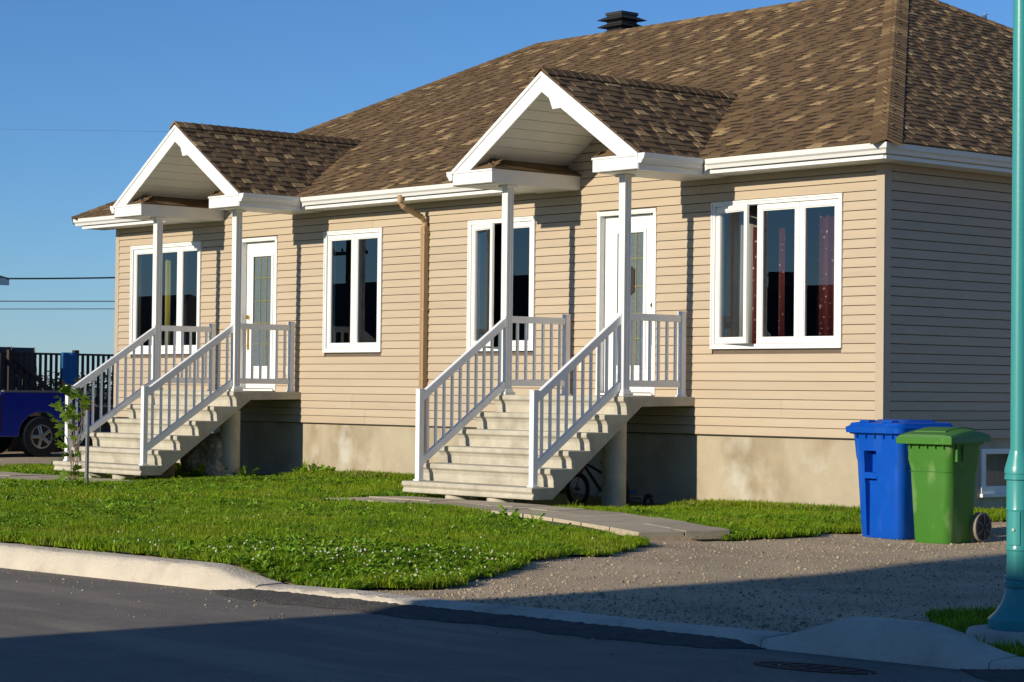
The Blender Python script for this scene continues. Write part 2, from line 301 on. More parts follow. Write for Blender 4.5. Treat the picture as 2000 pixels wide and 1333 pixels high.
OPEN = [(-2.494,-.55,1.666,3.334),(-6.787,-5.506,1.666,3.334),(-9.866,-8.573,1.666,3.334),(-14.857,-12.922,1.666,3.334),(-4.387,-3.388,1.14,3.32),(-11.901,-10.993,1.14,3.32)]
# wall cores behind the siding (with the openings left free)
wall = MB()
cuts = sorted(OPEN); x = WX0
for a, b, c, d in cuts: wall.box(x, a+.02, .006, .15, ZB, SOF); wall.box(a+.02, b-.02, .006, .15, ZB, c+.02); wall.box(a+.02, b-.02, .006, .15, d-.02, SOF); x = b-.02
wall.box(x, -.006, .006, .15, ZB, SOF)
wall.box(-.15, -.006, .151, DEPTH, ZB, SOF); wall.box(WX0, WX0+.15, .151, DEPTH, ZB, SOF); wall.box(WX0+.151, -.151, DEPTH-.15, DEPTH, ZB, SOF)
for C in (CR, CL): wall.prism([(C-1.3,SOF),(C+1.3,SOF),(C+1.3,3.68),(C,4.66),(C-1.3,3.68)], .006, .1, 1)
MT['shade_core'] = mat('shade_line_core', (.14, .105, .075), .9, .1, 4); wall = obj('wall', wall, 'shade_core', house)  # core coloured dark so the siding gaps carry painted shadow lines
RH = .1016
prof = [(-.004,.003),(-.0155,.0),(-.0175,.003),(-.0165,.012),(-.0150,.034),(-.0112,.066),(-.0075,RH-.010),(-.004,RH-.0062),(0,RH-.0062)]
prof = [(0,.003)]+prof[1:]
def plank(x0, x1, z, off=0):
    return MB().prism([(p-off, z+q) for p, q in prof], x0, x1, 0)
npl = 0
for k in range(39):
    z = ZB+k*RH
    spans = [(WX0+.075, -.085)] if z < SOF else []
    if z > SOF-.001:
        for C in (CR, CL):
            h_ = (4.635-z-.012)/.66
            if h_ > .05: spans.append((C-min(h_, 1.25), C+min(h_, 1.25)))
    for a, b, c, d in OPEN:
        if z+RH*.85 > c+.01 and z+RH*.15 < d-.01:
            ns = []
            for p, q in spans:
                if q <= a+.012 or p >= b-.012: ns.append((p, q))
                else:
                    if p < a+.012: ns.append((p, a+.012))
                    if q > b-.012: ns.append((b-.012, q))
            spans = ns
    rj = random.Random(k//2*13+1)
    js = sorted([WX0+rj.uniform(1,3)+i*3.66 for i in range(5)])
    for p, q in spans:
        pts = [p]+[j for j in js if p+.35 < j < q-.35]+[q]
        for i, (u, v_) in enumerate(zip(pts[:-1], pts[1:])): obj('siding_plank', plank(u, v_+(.02 if i < len(pts)-2 else 0), z, .0028*(i % 2)), 'siding', wall, fix=True); npl += 1
for k in range(29):
    z = ZB+k*RH; j = random.Random(k//2).uniform(4, 9)
    for u, v_ in ((.085, j), (j-.02, DEPTH-.05)):
        m = plank(u, v_, z, .0012 if u > 1 else 0); m.v = [(-y, x, zz) for x, y, zz in m.v]; obj('siding_plank', m, 'siding', wall)
cp = MB(); cp.box(-.088, .022, -.022, -.0, ZB-.01, SOF); cp.box(0, .022, .0, .088, ZB-.01, SOF); cp.box(.010, .016, .088, .1, ZB-.01, SOF); obj('corner_post', cp, 'trim', house, bevel=.004)
cp = MB().box(WX0-.022, WX0+.08, -.022, 0, ZB-.01, SOF); obj('corner_post', cp, 'trim', house, bevel=.004)
st = MB().box(WX0, 0, -.012, .004, ZB-.012, ZB-.001); obj('starter_strip', st, 'dark', house)
# rooms
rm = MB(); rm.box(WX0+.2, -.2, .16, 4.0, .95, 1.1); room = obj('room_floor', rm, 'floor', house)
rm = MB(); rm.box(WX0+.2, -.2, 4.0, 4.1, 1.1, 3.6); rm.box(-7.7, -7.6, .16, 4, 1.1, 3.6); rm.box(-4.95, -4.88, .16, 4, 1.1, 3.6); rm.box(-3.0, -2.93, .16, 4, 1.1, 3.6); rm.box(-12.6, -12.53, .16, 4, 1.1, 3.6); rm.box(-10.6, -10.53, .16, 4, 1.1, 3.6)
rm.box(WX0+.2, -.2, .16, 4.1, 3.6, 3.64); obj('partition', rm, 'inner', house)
# ---- windows
def ring(x0, x1, z0, z1, t, y0, y1, tb=None):
    tb = tb or t; m = MB(); m.box(x0, x1, y0, y1, z1-t, z1); m.box(x0, x1, y0, y1, z0, z0+tb); m.box(x0, x0+t, y0, y1, z0+tb, z1-t); m.box(x1-t, x1, y0, y1, z0+tb, z1-t); return m
def window(a, b, c, d, divs, open_first):
    # brickmould with an outer lip, then sashes each with its pane
    fr = ring(a, b, c, d, .055, -.032, .13); fr.add(ring(a+.0, b-.0, c, d, .022, -.042, -.0321).v, ring(0,1,0,1,.1,0,1).f)
    w_ = obj('window', fr, 'white', house, bevel=.003)
    xs = [a+.055]+divs+[b-.055]; z0, z1 = c+.055, d-.055
    for i, (p, q) in enumerate(zip(xs[:-1], xs[1:])):
        p += .003; q -= .003
        if i: obj('mullion', B(p-.012, p-.002, -.004, .12, z0, z1), 'white', w_)
        s = ring(p, q, z0+.003, z1-.003, .062, -.012, .022 if open_first and i == 0 else .045); bead = ring(p+.062, q-.062, z0+.065, z1-.065, .012, -.002, .03)
        pane = MB().quad((p+.06,.014,z0+.06),(q-.06,.014,z0+.06),(q-.06,.014,z1-.06),(p+.06,.014,z1-.06))
        if open_first and i == 0:
            R_ = rotz(-open_first, p, .01)
            for m in (s, bead, pane): m.xf(R_)
        o = obj('sash', s, 'white', w_, bevel=.004); obj('glazing_bead', bead, 'white', w_); obj('pane', pane, 'glass', w_)
        if not (open_first and i == 0): obj('crank', B(q-.14, q-.10, -.02, -.012, z0+.02, z0+.035), 'white', w_)
        else: obj('hinge', B(q+.0, q+.012, .0, .04, z0+.2, z0+.26), 'stake', w_); obj('hinge', B(q+.0, q+.012, .0, .04, z1-.26, z1-.2), 'stake', w_)
    return w_
window(*OPEN[0], [-1.80,-1.178], radians(13.5))
window(*OPEN[1], [-6.15], radians(14))
window(*OPEN[2], [-9.21], 0)
window(*OPEN[3], [-14.17,-13.52], 0)
# ---- doors
def door(a, b, side):
    fr = ring(a, b, 1.135, 3.32, .05, -.03, .14, .02); fr.box(a+.0, b-.0, -.038, -.0301, 3.285, 3.32)
    d = obj('door', fr, 'white', house, bevel=.003)
    p, q = a+.058, b-.058; lc = (p+q)/2; l0, l1, z0, z1 = lc-.235, lc+.235, 1.47, 3.07
    obj('door_leaf', ring(p, q, 1.165, 3.262, .001, .055, .098).add(MB().box(p,l0,.055,.098,1.165,3.262).box(l1,q,.055,.098,1.165,3.262).box(l0,l1,.055,.098,1.165,z0).box(l0,l1,.055,.098,z1,3.262).v, MB().box(0,1,0,1,0,1).box(0,1,0,1,0,1).box(0,1,0,1,0,1).box(0,1,0,1,0,1).f), 'white', d)
    obj('lite_frame', ring(l0-.03, l1+.03, z0-.03, z1+.03, .045, .04, .0549), 'white', d, bevel=.006)
    obj('door_glass', B(l0+.01, l1-.01, .068, .085, z0+.01, z1-.01), 'doorglass', d)
    for t in (.36, .68): x_ = l0+(l1-l0)*t; obj('came', B(x_-.006, x_+.006, .058, .067, z0+.015, z1-.015), 'came', d)
    for z in (1.80, 2.10, 2.42, 2.75): obj('came', B(l0+.015, l1-.015, .0585, .0665, z-.006, z+.006), 'came', d)
    obj('panel_moulding', ring(l0, l1, 1.2, 1.40, .02, .045, .0549), 'white', d, bevel=.005)
    hx = p+.06 if side < 0 else q-.05
    m = MB(); m.v = []; k = MB().tube([(hx,.054,2.19),(hx,.03,2.19)], .032, 12).tube([(hx,.03,2.19),(hx,.012,2.19)], .018, 10); obj('deadbolt', k, 'brass', d, smooth=True)
    k = MB().box(hx-.022, hx+.022, .045, .0548, 1.72, 2.06).tube([(hx,.05,2.0),(hx,.0,1.99),(hx,-.015,1.95),(hx,-.015,1.83),(hx,.0,1.78),(hx,.05,1.77)], .011, 8).tube([(hx,.05,2.04),(hx,.0,2.04)], .012, 8); obj('door_handle', k, 'brass', d, smooth=True)
    obj('threshold', B(a+.02, b-.02, -.06, .05, 1.13, 1.155), 'white2', d)
    if side > 0: obj('ornament', MB().prism([(lc+.0,2.32),(lc+.06,2.36),(lc+.06,2.62),(lc,2.66),(lc-.06,2.62),(lc-.06,2.36)], .0575, .0672, 1), 'dark', d)
door(-4.387, -3.388, 1); door(-11.901, -10.993, -1)
# basement window
bw = obj('basement_window', ring(.0,.0001,0,.0001,.00001,0,.0001) if 0 else MB().box(-.16,-.0,1.70,1.78,.09,.585).box(-.16,-.0,2.56,2.64,.09,.585).box(-.16,-.0,1.78,2.56,.525,.585).box(-.16,-.0,1.78,2.56,.09,.17), 'white', house, bevel=.004)
obj('pane', MB().quad((-.057,1.78,.17),(-.057,2.56,.17),(-.057,2.56,.525),(-.057,1.78,.525)), 'glass', bw); obj('sill', B(-.16,.03,1.68,2.66,.05,.089), 'white', bw); obj('blind', B(-.30,-.29,1.7,2.6,0,.6), 'grey_cur', bw)
# ---- main roof deck
rf = MB(); t = .03
fs = (ZR-EZ)/(YR-YE0); zfront = lambda y: EZ+fs*(y-YE0)
A, Bq, Cq, Dq = (XE0,0,zfront(0)), (XE1,0,zfront(0)), (XR,YR,ZR), (XL,YR,ZR)
nF = Vector((0,-fs,1)).normalized()
hx0 = lambda y: XE0+(XL-XE0)*(y-YE0)/(YR-YE0); hx1 = lambda y: XE1+(XR-XE1)*(y-YE0)/(YR-YE0)
rf.slab([(hx0(0),0,zfront(0)),(hx1(0),0,zfront(0)),Cq,Dq], nF, t)
xa = XE0
for lo, hi in ((CL-1.4, CL+1.4), (CR-1.4, CR+1.4), (None, None)):
    e = lo if lo is not None else XE1; rf.slab([(xa,YE0,EZ),(e,YE0,EZ),(e if lo is not None else hx1(0),0,zfront(0)),(xa if xa > XE0 else hx0(0),0,zfront(0))], nF, t); xa = hi
nS = Vector((ZR-EZ,0,XE1-XR)).normalized()
rf.slab([(XE1,YE0,EZ),(XE1,YE1,EZ),(XR,YR,ZR)], nS, t); rf.slab([(XE1,YE1,EZ),(XE0,YE1,EZ),(XL,YR,ZR),(XR,YR,ZR)], (0,fs,1), t); rf.slab([(XE0,YE1,EZ),(XE0,YE0,EZ),(XL,YR,ZR)], (-1,0,1), t)
MT['deck'] = mat('roof_underlay', (.06, .042, .028), .95, .1, 20)
roof = obj('roof', rf, 'deck', house)
# ---- porch roofs
PF, PW = -1.4, 1.575                                       # front plane, half width
PZ, PE = 4.83, 3.79; ps = (PZ-PE)/PW
TABS = []                                                  # (parent, matrix, width, tone, layer)
EXPO = .142
def shingles(parent, O, U, V, n_, rng_fn, length, skip=None, seed=0):
    rg = random.Random(seed); O, U, V, n_ = Vector(O), Vector(U).normalized(), Vector(V).normalized(), Vector(n_).normalized()
    nc = int(length/EXPO)
    for k in range(nc+1):
        t = k*EXPO; u0, u1 = rng_fn(min(1, (t+.05)/length)); u = u0+rg.uniform(-.2,0); up_ = rg.random() < .5
        while u < u1:
            w_ = rg.choice((.14,.18,.22,.28,.34)) if up_ else rg.choice((.09,.12,.16,.21))
            a, b = max(u, u0), min(u+w_, u1)
            if b-a > .03:
                P = O+U*((a+b)/2)+V*t
                if not (skip and skip(P)):
                    tone = (rg.choice((.42,.46,.5,.53,.56,.62)) if rg.random() > .30 or w_ > .24 else rg.uniform(.78,1)) if up_ else rg.choice((.38,.45,.5,.55))
                    m = Matrix((( *U, 0), (*V, 0), (*n_, 0), (0,0,0,1))).transposed(); m.translation = P
                    TABS.append((parent, m, b-a-.002, tone, 1 if up_ else 0, min(1.0, (length+.06-t)/(EXPO*1.35))))
            u += w_; up_ = not up_
pz = lambda C, x: PZ-ps*abs(x-C)
def under_porch(P):
    for C in (CR, CL):
        if abs(P.x-C) < PW+.1 and pz(C, P.x) > P.z+.05 and P.y < 2.2: return True
    return False
Lf = sqrt((YR-YE0)**2+(ZR-EZ)**2)
shingles(roof, (0,YE0-.02,EZ+.006), (1,0,0), (0,YR-YE0,ZR-EZ), nF, lambda s: (XE0+(XL-XE0)*s, XE1+(XR-XE1)*s), Lf, under_porch, 3)
shingles(roof, (XE1+.02,0,EZ+.006), (0,1,0), (XR-XE1,0,ZR-EZ), nS, lambda s: (YE0+(YR-YE0)*s, YE1+(YR-YE1)*s), sqrt((XE1-XR)**2+(ZR-EZ)**2), None, 4)
def caps(parent, P0, P1, n1, n2, half, seed, tones=(.45,.5,.55,.62,.7,.5,.4)):
    rg = random.Random(seed); P0, P1 = Vector(P0), Vector(P1); d = (P1-P0); L = d.length; d.normalize(); n1, n2 = Vector(n1).normalized(), Vector(n2).normalized()
    a1 = n1.cross(d).normalized(); a2 = n2.cross(d).normalized()
    if a1.z > 0: a1 = -a1
    if a2.z > 0: a2 = -a2
    if (a1-a2).length < .1: a2 = -a2
    k = 0; t = -.015; out = []
    while t < L:
        m = MB(); up_ = (n1+n2).normalized(); p = P0+d*t; q = P0+d*min(L, t+.2)
        R0 = [p+a1*half+n1*.034, p+up_*.046, p+a2*half+n2*.034]; R1 = [q+a1*half+n1*.024, q+up_*.034, q+a2*half+n2*.024]
        m.add(R0+R1+[x_-up_*.02 for x_ in R0]+[x_-up_*.02 for x_ in R1], [(0,1,4,3),(1,2,5,4),(0,6,7,1),(1,7,8,2),(3,4,10,9),(4,5,11,10),(0,3,9,6),(2,8,11,5),(6,9,10,7),(7,10,11,8)])
        out.append((m, rg.choice(tones)*rg.uniform(.85,1.15) if rg.random() > .12 else .8)); t += .142
    return out
def attr(me, val):
    at = me.attributes.new('tone', 'FLOAT', 'FACE'); at.data.foreach_set('value', [val]*len(me.polygons) if not hasattr(val, '__len__') else val)
CAPS = []
CAPS += [(roof, *q) for q in caps(None, (XE1,YE0,EZ), (XR,YR,ZR), nF, nS, .16, 5)]
CAPS += [(roof, *q) for q in caps(None, (XE0,YE0,EZ), (XL,YR,ZR), nF, (-.7,0,.7), .14, 6)]
CAPS += [(roof, *q) for q in caps(None, (XL,YR,ZR), (XR,YR,ZR), nF, (0,.5,1), .14, 8)]
CAPS += [(roof, *q) for q in caps(None, (XE1,YE1,EZ), (XR,YR,ZR), nS, (0,.5,1), .14, 9)]
def porch(C, seed):
    P = obj('porch_roof', MB().slab([(C,PF,PZ),(C,2.0,PZ),(C-PW-.02,2.0,pz(C,C-PW-.02)),(C-PW-.02,PF,pz(C,C-PW-.02))], (-ps,0,1), .03).slab([(C,PF,PZ),(C+PW+.02,PF,pz(C,C+PW+.02)),(C+PW+.02,2.0,pz(C,C+PW+.02)),(C,2.0,PZ)], (ps,0,1), .03), 'deck', house)
    yv = lambda x: YE0+(pz(C,x)-EZ)/fs                      # where the porch slope meets the main roof
    L = sqrt(PW**2+(PZ-PE)**2)
    for s in (-1, 1):
        n_ = Vector((s*ps,0,1)); V = Vector((-s*PW,0,PZ-PE))
        shingles(P, (C+s*(PW+.02),0,PE-.004), (0,1,0), V, n_, lambda q: (PF-.025, yv(C+s*PW*(1-q))+.05), L, None, seed+s)
    CAPS.extend((P, *q) for q in caps(None, (C,PF-.03,PZ+.004), (C,yv(C)+.1,PZ+.004), (-ps,0,1), (ps,0,1), .13, seed, (.25,.3,.35,.4)))
    # rake boards, returns, boxed eaves
    for s in (-1, 1):
        b = MB().prism([(C,PZ-.012),(C+s*(PW+.005),PE-.016),(C+s*(PW+.005),PE-.03),(C+s*(PW-.30),PE-.03),(C,PZ-.24)][::s], PF-.03, PF, 1); obj('rake_board', b, 'white2', P, bevel=.003)
        obj('rake_trim', MB().prism([(C,PZ-.004),(C+s*(PW+.012),PE-.008),(C+s*(PW+.012),PE-.055),(C,PZ-.052)][::s], PF-.042, PF-.0301, 1), 'white2', P)
        x0, x1 = sorted((C+s*.86, C+s*PW)); 
        obj('boxed_eave', B(x0, x1, PF-.026, 0.0, 3.612, 3.765), 'white2', P, bevel=.003)
        obj('eave_lip', MB().box(x0-.008, x1+.008, PF-.036, PF-.0262, 3.748, 3.772), 'white2', P)
        xi = C+s*.852; obj('eave_lip', B(min(xi,xi+s*.012), max(xi,xi+s*.012), PF-.02, 0, 3.748, 3.772), 'white2', P)
        for i in range(9): y_ = PF+.06+i*.145; obj('soffit_board', B(x0+.02, x1-.02, y_, y_+.138, 3.604, 3.611), 'soffit', P)
        # little shingled skirt on the box, hipped at the front
        xo = C+s*1.20; sk = MB(); z0, z1 = 3.772, 3.772+.34*.55
        a, b_, c_, d_ = (C+s*.845,PF+.0,z0),(C+s*.845,0,z0),(xo,0,z1),(xo,PF+.34,z1)
        sk.add([a,b_,c_,d_,(xo,PF+.0,z0),(xo,0,z0)], [(0,1,2,3),(0,3,4),(0,4,5,1),(1,5,2),(2,5,4,3)]); ob = obj('skirt_roof', sk, 'shingle', P); attr(ob.data, [.45]*len(ob.data.polygons))
        for k in range(3):
            q = k/3; xx = C+s*(.845+.355*q); zz = z0+.187*q; yy0 = PF+.36*q; yy = yy0
            rg = random.Random(seed*7+k+s); 
            while yy < -.05:
                ln = min(rg.uniform(.2,.4), -.0-yy); m = MB().box(0,ln-.004,0,.13,0,.01); m.xf(Matrix.Translation((xx,yy,zz+.006)) @ Matrix(((0,s*.885,-s*.466,0),(1,0,0,0),(0,.466,.885,0),(0,0,0,1)))); o = obj('shingle', m, 'shingle', P); attr(o.data, rg.choice((.3,.45,.5,.6))); yy += ln
        for k in range(2):
            m = MB().box(-.17+.06*k, .17-.06*k, 0, .14, 0, .01); yy = PF+.0+k*.12; m.xf(Matrix.Translation((C+s*1.03,yy-.01,z0+.008+k*.062)) @ Matrix.Rotation(radians(27),4,'X')); o = obj('shingle', m, 'shingle', P); attr(o.data, .6)
        # vault boards running front to back
        nb = 9; n_ = Vector((s*ps,0,1)).normalized()
        for k in range(nb):
            xa, xb = C+s*(.03+k*.145), C+s*(.03+k*.145+.139); za, zb = pz(C,xa)-.19, pz(C,xb)-.19
            obj('ceiling_board', MB().slab([(xa,PF+.002,za),(xb,PF+.002,zb),(xb,.004,zb),(xa,.004,za)], n_, .012), 'soffit', P, fix=True)
        # porch gutter along the side
        gx = C+s*(PW+.006)
        gp = [(0,.0),(0,-.105),(.055,-.11),(.075,-.075),(.10,-.055),(.112,.0),(.104,.002),(.09,-.05),(.06,-.075),(.012,-.095),(.01,0)]
        obj('gutter', MB().prism([(gx+s*p, PE-.012+q) for p, q in gp], PF-.028, YE0-.006, 1), 'white2', P)
        obj('gutter_end', MB().prism([(gx+s*p, PE-.012+q) for p, q in gp[:6]], PF-.032, PF-.0285, 1), 'white2', P)
        obj('side_fascia', B(min(gx-s*.004,gx-s*.0), max(gx-s*.004,gx+s*.004), PF-.02, -.42, 3.60, PE-.02), 'white2', P)
    x_ = C+.22; obj('collar_block', MB().prism([(C+.10,PZ-.30),(C+.185,PZ-.325),(C+.36,PZ-.445),(C+.17,PZ-.45)], PF-.012, PF+.16, 1), 'white2', P)
    # fluted columns
    for s in (-1, 1):
        cx, cy, h_ = C+s*1.0, -1.05, .05; pts = []
        side = [(-1,-1)]+[(-1+.18+i*.205+j*.1025, -1+(.10 if j else 0)*0) for i in range(0) for j in range(2)]
        prof2 = []
        for i in range(2): a = -.4+i*.8; prof2 += [(a-.22, 0), (a-.14, .12), (a+.14, .12), (a+.22, 0)]
        for k in range(4):
            c4, s4 = cos(k*pi/2), sin(k*pi/2)
            for a, dd in [(-.97,0)]+prof2+[(.97,0)]:
                x2, y2 = a*h_, (-1+dd)*h_; pts.append((cx+x2*c4-y2*s4, cy+x2*s4+y2*c4))
        obj('column', MB().prism(pts, 1.16, 3.59, 2), 'white', P)
        obj('column_base', B(cx-.08,cx+.08,cy-.08,cy+.08,1.122,1.1598).box(cx-.062,cx+.062,cy-.062,cy+.062,1.16,1.19), 'white', P, bevel=.006)
        obj('column_cap', B(cx-.085,cx+.085,cy-.085,cy+.085,3.575,3.603), 'white', P, bevel=.006)
porch(CR, 21); porch(CL, 31)
# shingles: the ones that show largest are pieces of their own, the rest one part
PP = proj(np.array([t[1].translation for t in TABS])); vis = (PP[:,0] > 0) & (PP[:,0] < 1965) & (PP[:,1] > 0)
sc = np.array([t[2] for t in TABS])*np.where(vis, 1, 0)/PP[:,2]**2
for i, t in enumerate(TABS):
    n_ = t[1].to_3x3().col[2]
    if n_.dot(Vector(CAM)-t[1].translation) < 0 or t[4] == 0: sc[i] = 0
big = set(np.argsort(-sc)[:180].tolist())
def tabshape(w_, lay, k=1):
    th = .012 if lay else .0045; e = EXPO*1.35*k
    return [(-w_/2,0,-.004),(w_/2,0,-.004),(w_/2,e,-.006),(-w_/2,e,-.006),(-w_/2+.002,0,th),(w_/2-.002,0,th),(w_/2-.002,e,-.002),(-w_/2+.002,e,-.002)]
TF = [(0,3,2,1),(4,5,6,7),(0,1,5,4),(1,2,6,5),(2,3,7,6),(3,0,4,7)]
cache = {}; rest = {}
for i, (par, m, w_, tone, lay, kk) in enumerate(TABS):
    if i in big:
        key = (round(w_,2), round(tone,1), lay, round(kk,1))
        if key not in cache:
            mm = MB().add(tabshape(key[0], lay, key[3]), TF); cache[key] = mesh('shingle', mm, 'shingle'); attr(cache[key], float(tone))
        o = bpy.data.objects.new('shingle', cache[key]); COL.objects.link(o); o.parent = par; o.matrix_local = Matrix.Translation(-BASE[par.name]) @ m
    else:
        mb, tn = rest.setdefault(par.name, (MB(), [])); mb.add([tuple(m @ Vector(q)) for q in tabshape(w_, lay, kk)], TF); tn += [tone]*6
        if lay == 0: e0 = EXPO*.60; mb.add([tuple(m @ Vector(q)) for q in ((-w_/2,e0,.0045),(w_/2,e0,.0045),(w_/2,EXPO*1.1*kk,.0030),(-w_/2,EXPO*1.1*kk,.0030))], [(0,1,2,3)]); tn += [.0]
ncap = 0
cp_ = proj(np.array([c_[1].v[1] for c_ in CAPS])); sc2 = np.where((cp_[:,0] > 0) & (cp_[:,0] < 1960) & (cp_[:,1] > 0), 1/cp_[:,2], 0)
bigc = set(np.argsort(-sc2)[:90].tolist())
for i, (par, m, tone) in enumerate(CAPS):
    if i in bigc: o = obj('ridge_cap', m, 'shingle', par); attr(o.data, tone)
    else:
        mb, tn = rest.setdefault(par.name, (MB(), [])); mb.add(m.v, m.f); tn += [tone]*len(m.f)
for pn, (mb, tn) in rest.items():
    o = obj('shingle_field', mb, 'shingle', bpy.data.objects[pn], fix=False); attr(o.data, tn); o['kind'] = 'stuff'
# ---- eaves: soffit, fascia, gutters
gp = [(.0,.0),(.0,-.10),(-.055,-.105),(-.07,-.07),(-.095,-.05),(-.105,.003),(-.098,.005),(-.085,-.045),(-.055,-.07),(-.01,-.09),(-.008,0)]
GY = -.40; GXR = .34; GXL = WX0-.40
for a, b in ((GXL-.1, CL-PW-.125), (CL+PW+.125, CR-PW-.125), (CR+PW+.125, GXR+.105)):
    last = b > 0
    m = MB().prism([(GY+p, EZ-.005+q) for p, q in gp], a, b, 0)
    if last: m.v = [(x_ + (-(y_-GY) - .105 if x_ > .1 else 0), y_, z_) for x_, y_, z_ in m.v]
    obj('gutter', m, 'white2', house)
    if a < -15: obj('gutter_end', MB().prism([(GY+p, EZ-.005+q) for p, q in gp[:6]], a-.004, a-.0005, 0), 'white2', house)
m = MB().prism([(GXR-p, EZ-.005+q) for p, q in gp], GY, DEPTH+.5, 1); m.v = [(x_, y_-(x_-GXR) if y_ < 0 else y_, z_) for x_, y_, z_ in m.v]; obj('gutter', m, 'white2', house)
for a, b in ((GXL, CL-PW-.01), (CL+PW+.012, CR-PW-.012), (CR+PW+.012, GXR)):
    obj('fascia', B(a, b, GY+.001, GY+.02, SOF-.004, EZ-.03), 'white2', house); obj('fascia_lip', B(a+.03, b-.01, GY-.014, GY+.0005, SOF-.004, SOF+.034), 'white2', house)
    n_ = int((b-a)/.30); 
    obj('soffit', B(a, b, GY+.021, -.001, SOF+.001, SOF+.01), 'soffit', house)
obj('fascia', B(GXR-.02, GXR-.001, GY+.02, DEPTH+.4, SOF-.004, EZ-.03), 'white2', house); obj('fascia_lip', B(GXR-.0005, GXR+.014, GY, DEPTH+.4, SOF-.004, SOF+.034), 'white2', house)
obj('soffit', B(.023, GXR-.021, GY+.021, DEPTH+.4, SOF+.0012, SOF+.0102), 'soffit', house)
sj = MB()
for x_ in np.arange(GXL+.3, GXR, .3):
    if not any(abs(x_-C) < PW+.1 for C in (CR, CL)): sj.box(x_-.004, x_+.004, GY+.03, -.02, SOF-.003, SOF+.0009)
obj('soffit_rib', sj, 'soffit', house)
# ---- downspout
sx_ = -7.63
d = MB().tube([(sx_-.02,-.46,3.69),(sx_-.02,-.46,3.60),(sx_-.01,-.42,3.54),(sx_,-.12,3.42),(sx_,-.062,3.36),(sx_,-.062,3.28)], .038, 10); 
dp = [(sx_-.04,-.1),(sx_-.013,-.1),(sx_-.01,-.094),(sx_+.01,-.094),(sx_+.013,-.1),(sx_+.04,-.1),(sx_+.04,-.028),(sx_-.04,-.028)]
ds = obj('downspout', MB().prism(dp, .05, 3.30, 2), 'spout', house); obj('elbow', d, 'spout', ds, smooth=True)
for z in (3.2, 2.2, 1.3): obj('strap', B(sx_-.052, sx_+.052, -.104, -.018, z, z+.03), 'spout', ds)
for x_, z in ((-4.65,1.47),(-10.72,1.42)): 
    o = obj('outlet_plate', B(x_-.035, x_+.035, -.03, -.016, z-.055, z+.055), 'plate', house, bevel=.003); obj('outlet_cover', B(x_-.018, x_+.018, -.036, -.0301, z-.03, z+.03), 'plate', o)
# ---- roof vents
def vent(x_, y_, zb, h_, w_):
    b = obj('roof_vent', B(x_-w_*.6, x_+w_*.6, y_-w_*.6, y_+w_*.6, zb, zb+h_*.94), 'dark', house); z = zb+h_*.36
    for k in range(4):
        zz = z+k*h_*.155; r0, r1 = w_, w_*.62
        sq = lambda r, q: [(x_-r,y_-r,q),(x_+r,y_-r,q),(x_+r,y_+r,q),(x_-r,y_+r,q)]
        obj('louvre', MB().loft([sq(r1*1.0,zz-.02), sq(r0,zz), sq(r0,zz+.008), sq(r1*1.02,zz+h_*.085)]), 'dark', b)
    obj('vent_cap', B(x_-w_*.66, x_+w_*.66, y_-w_*.66, y_+w_*.66, zb+h_*.935, zb+h_), 'dark', b)
vent(-11.05, 6.75, 6.55, .74, .285); vent(-6.3, 6.9, 6.45, .7, .28)
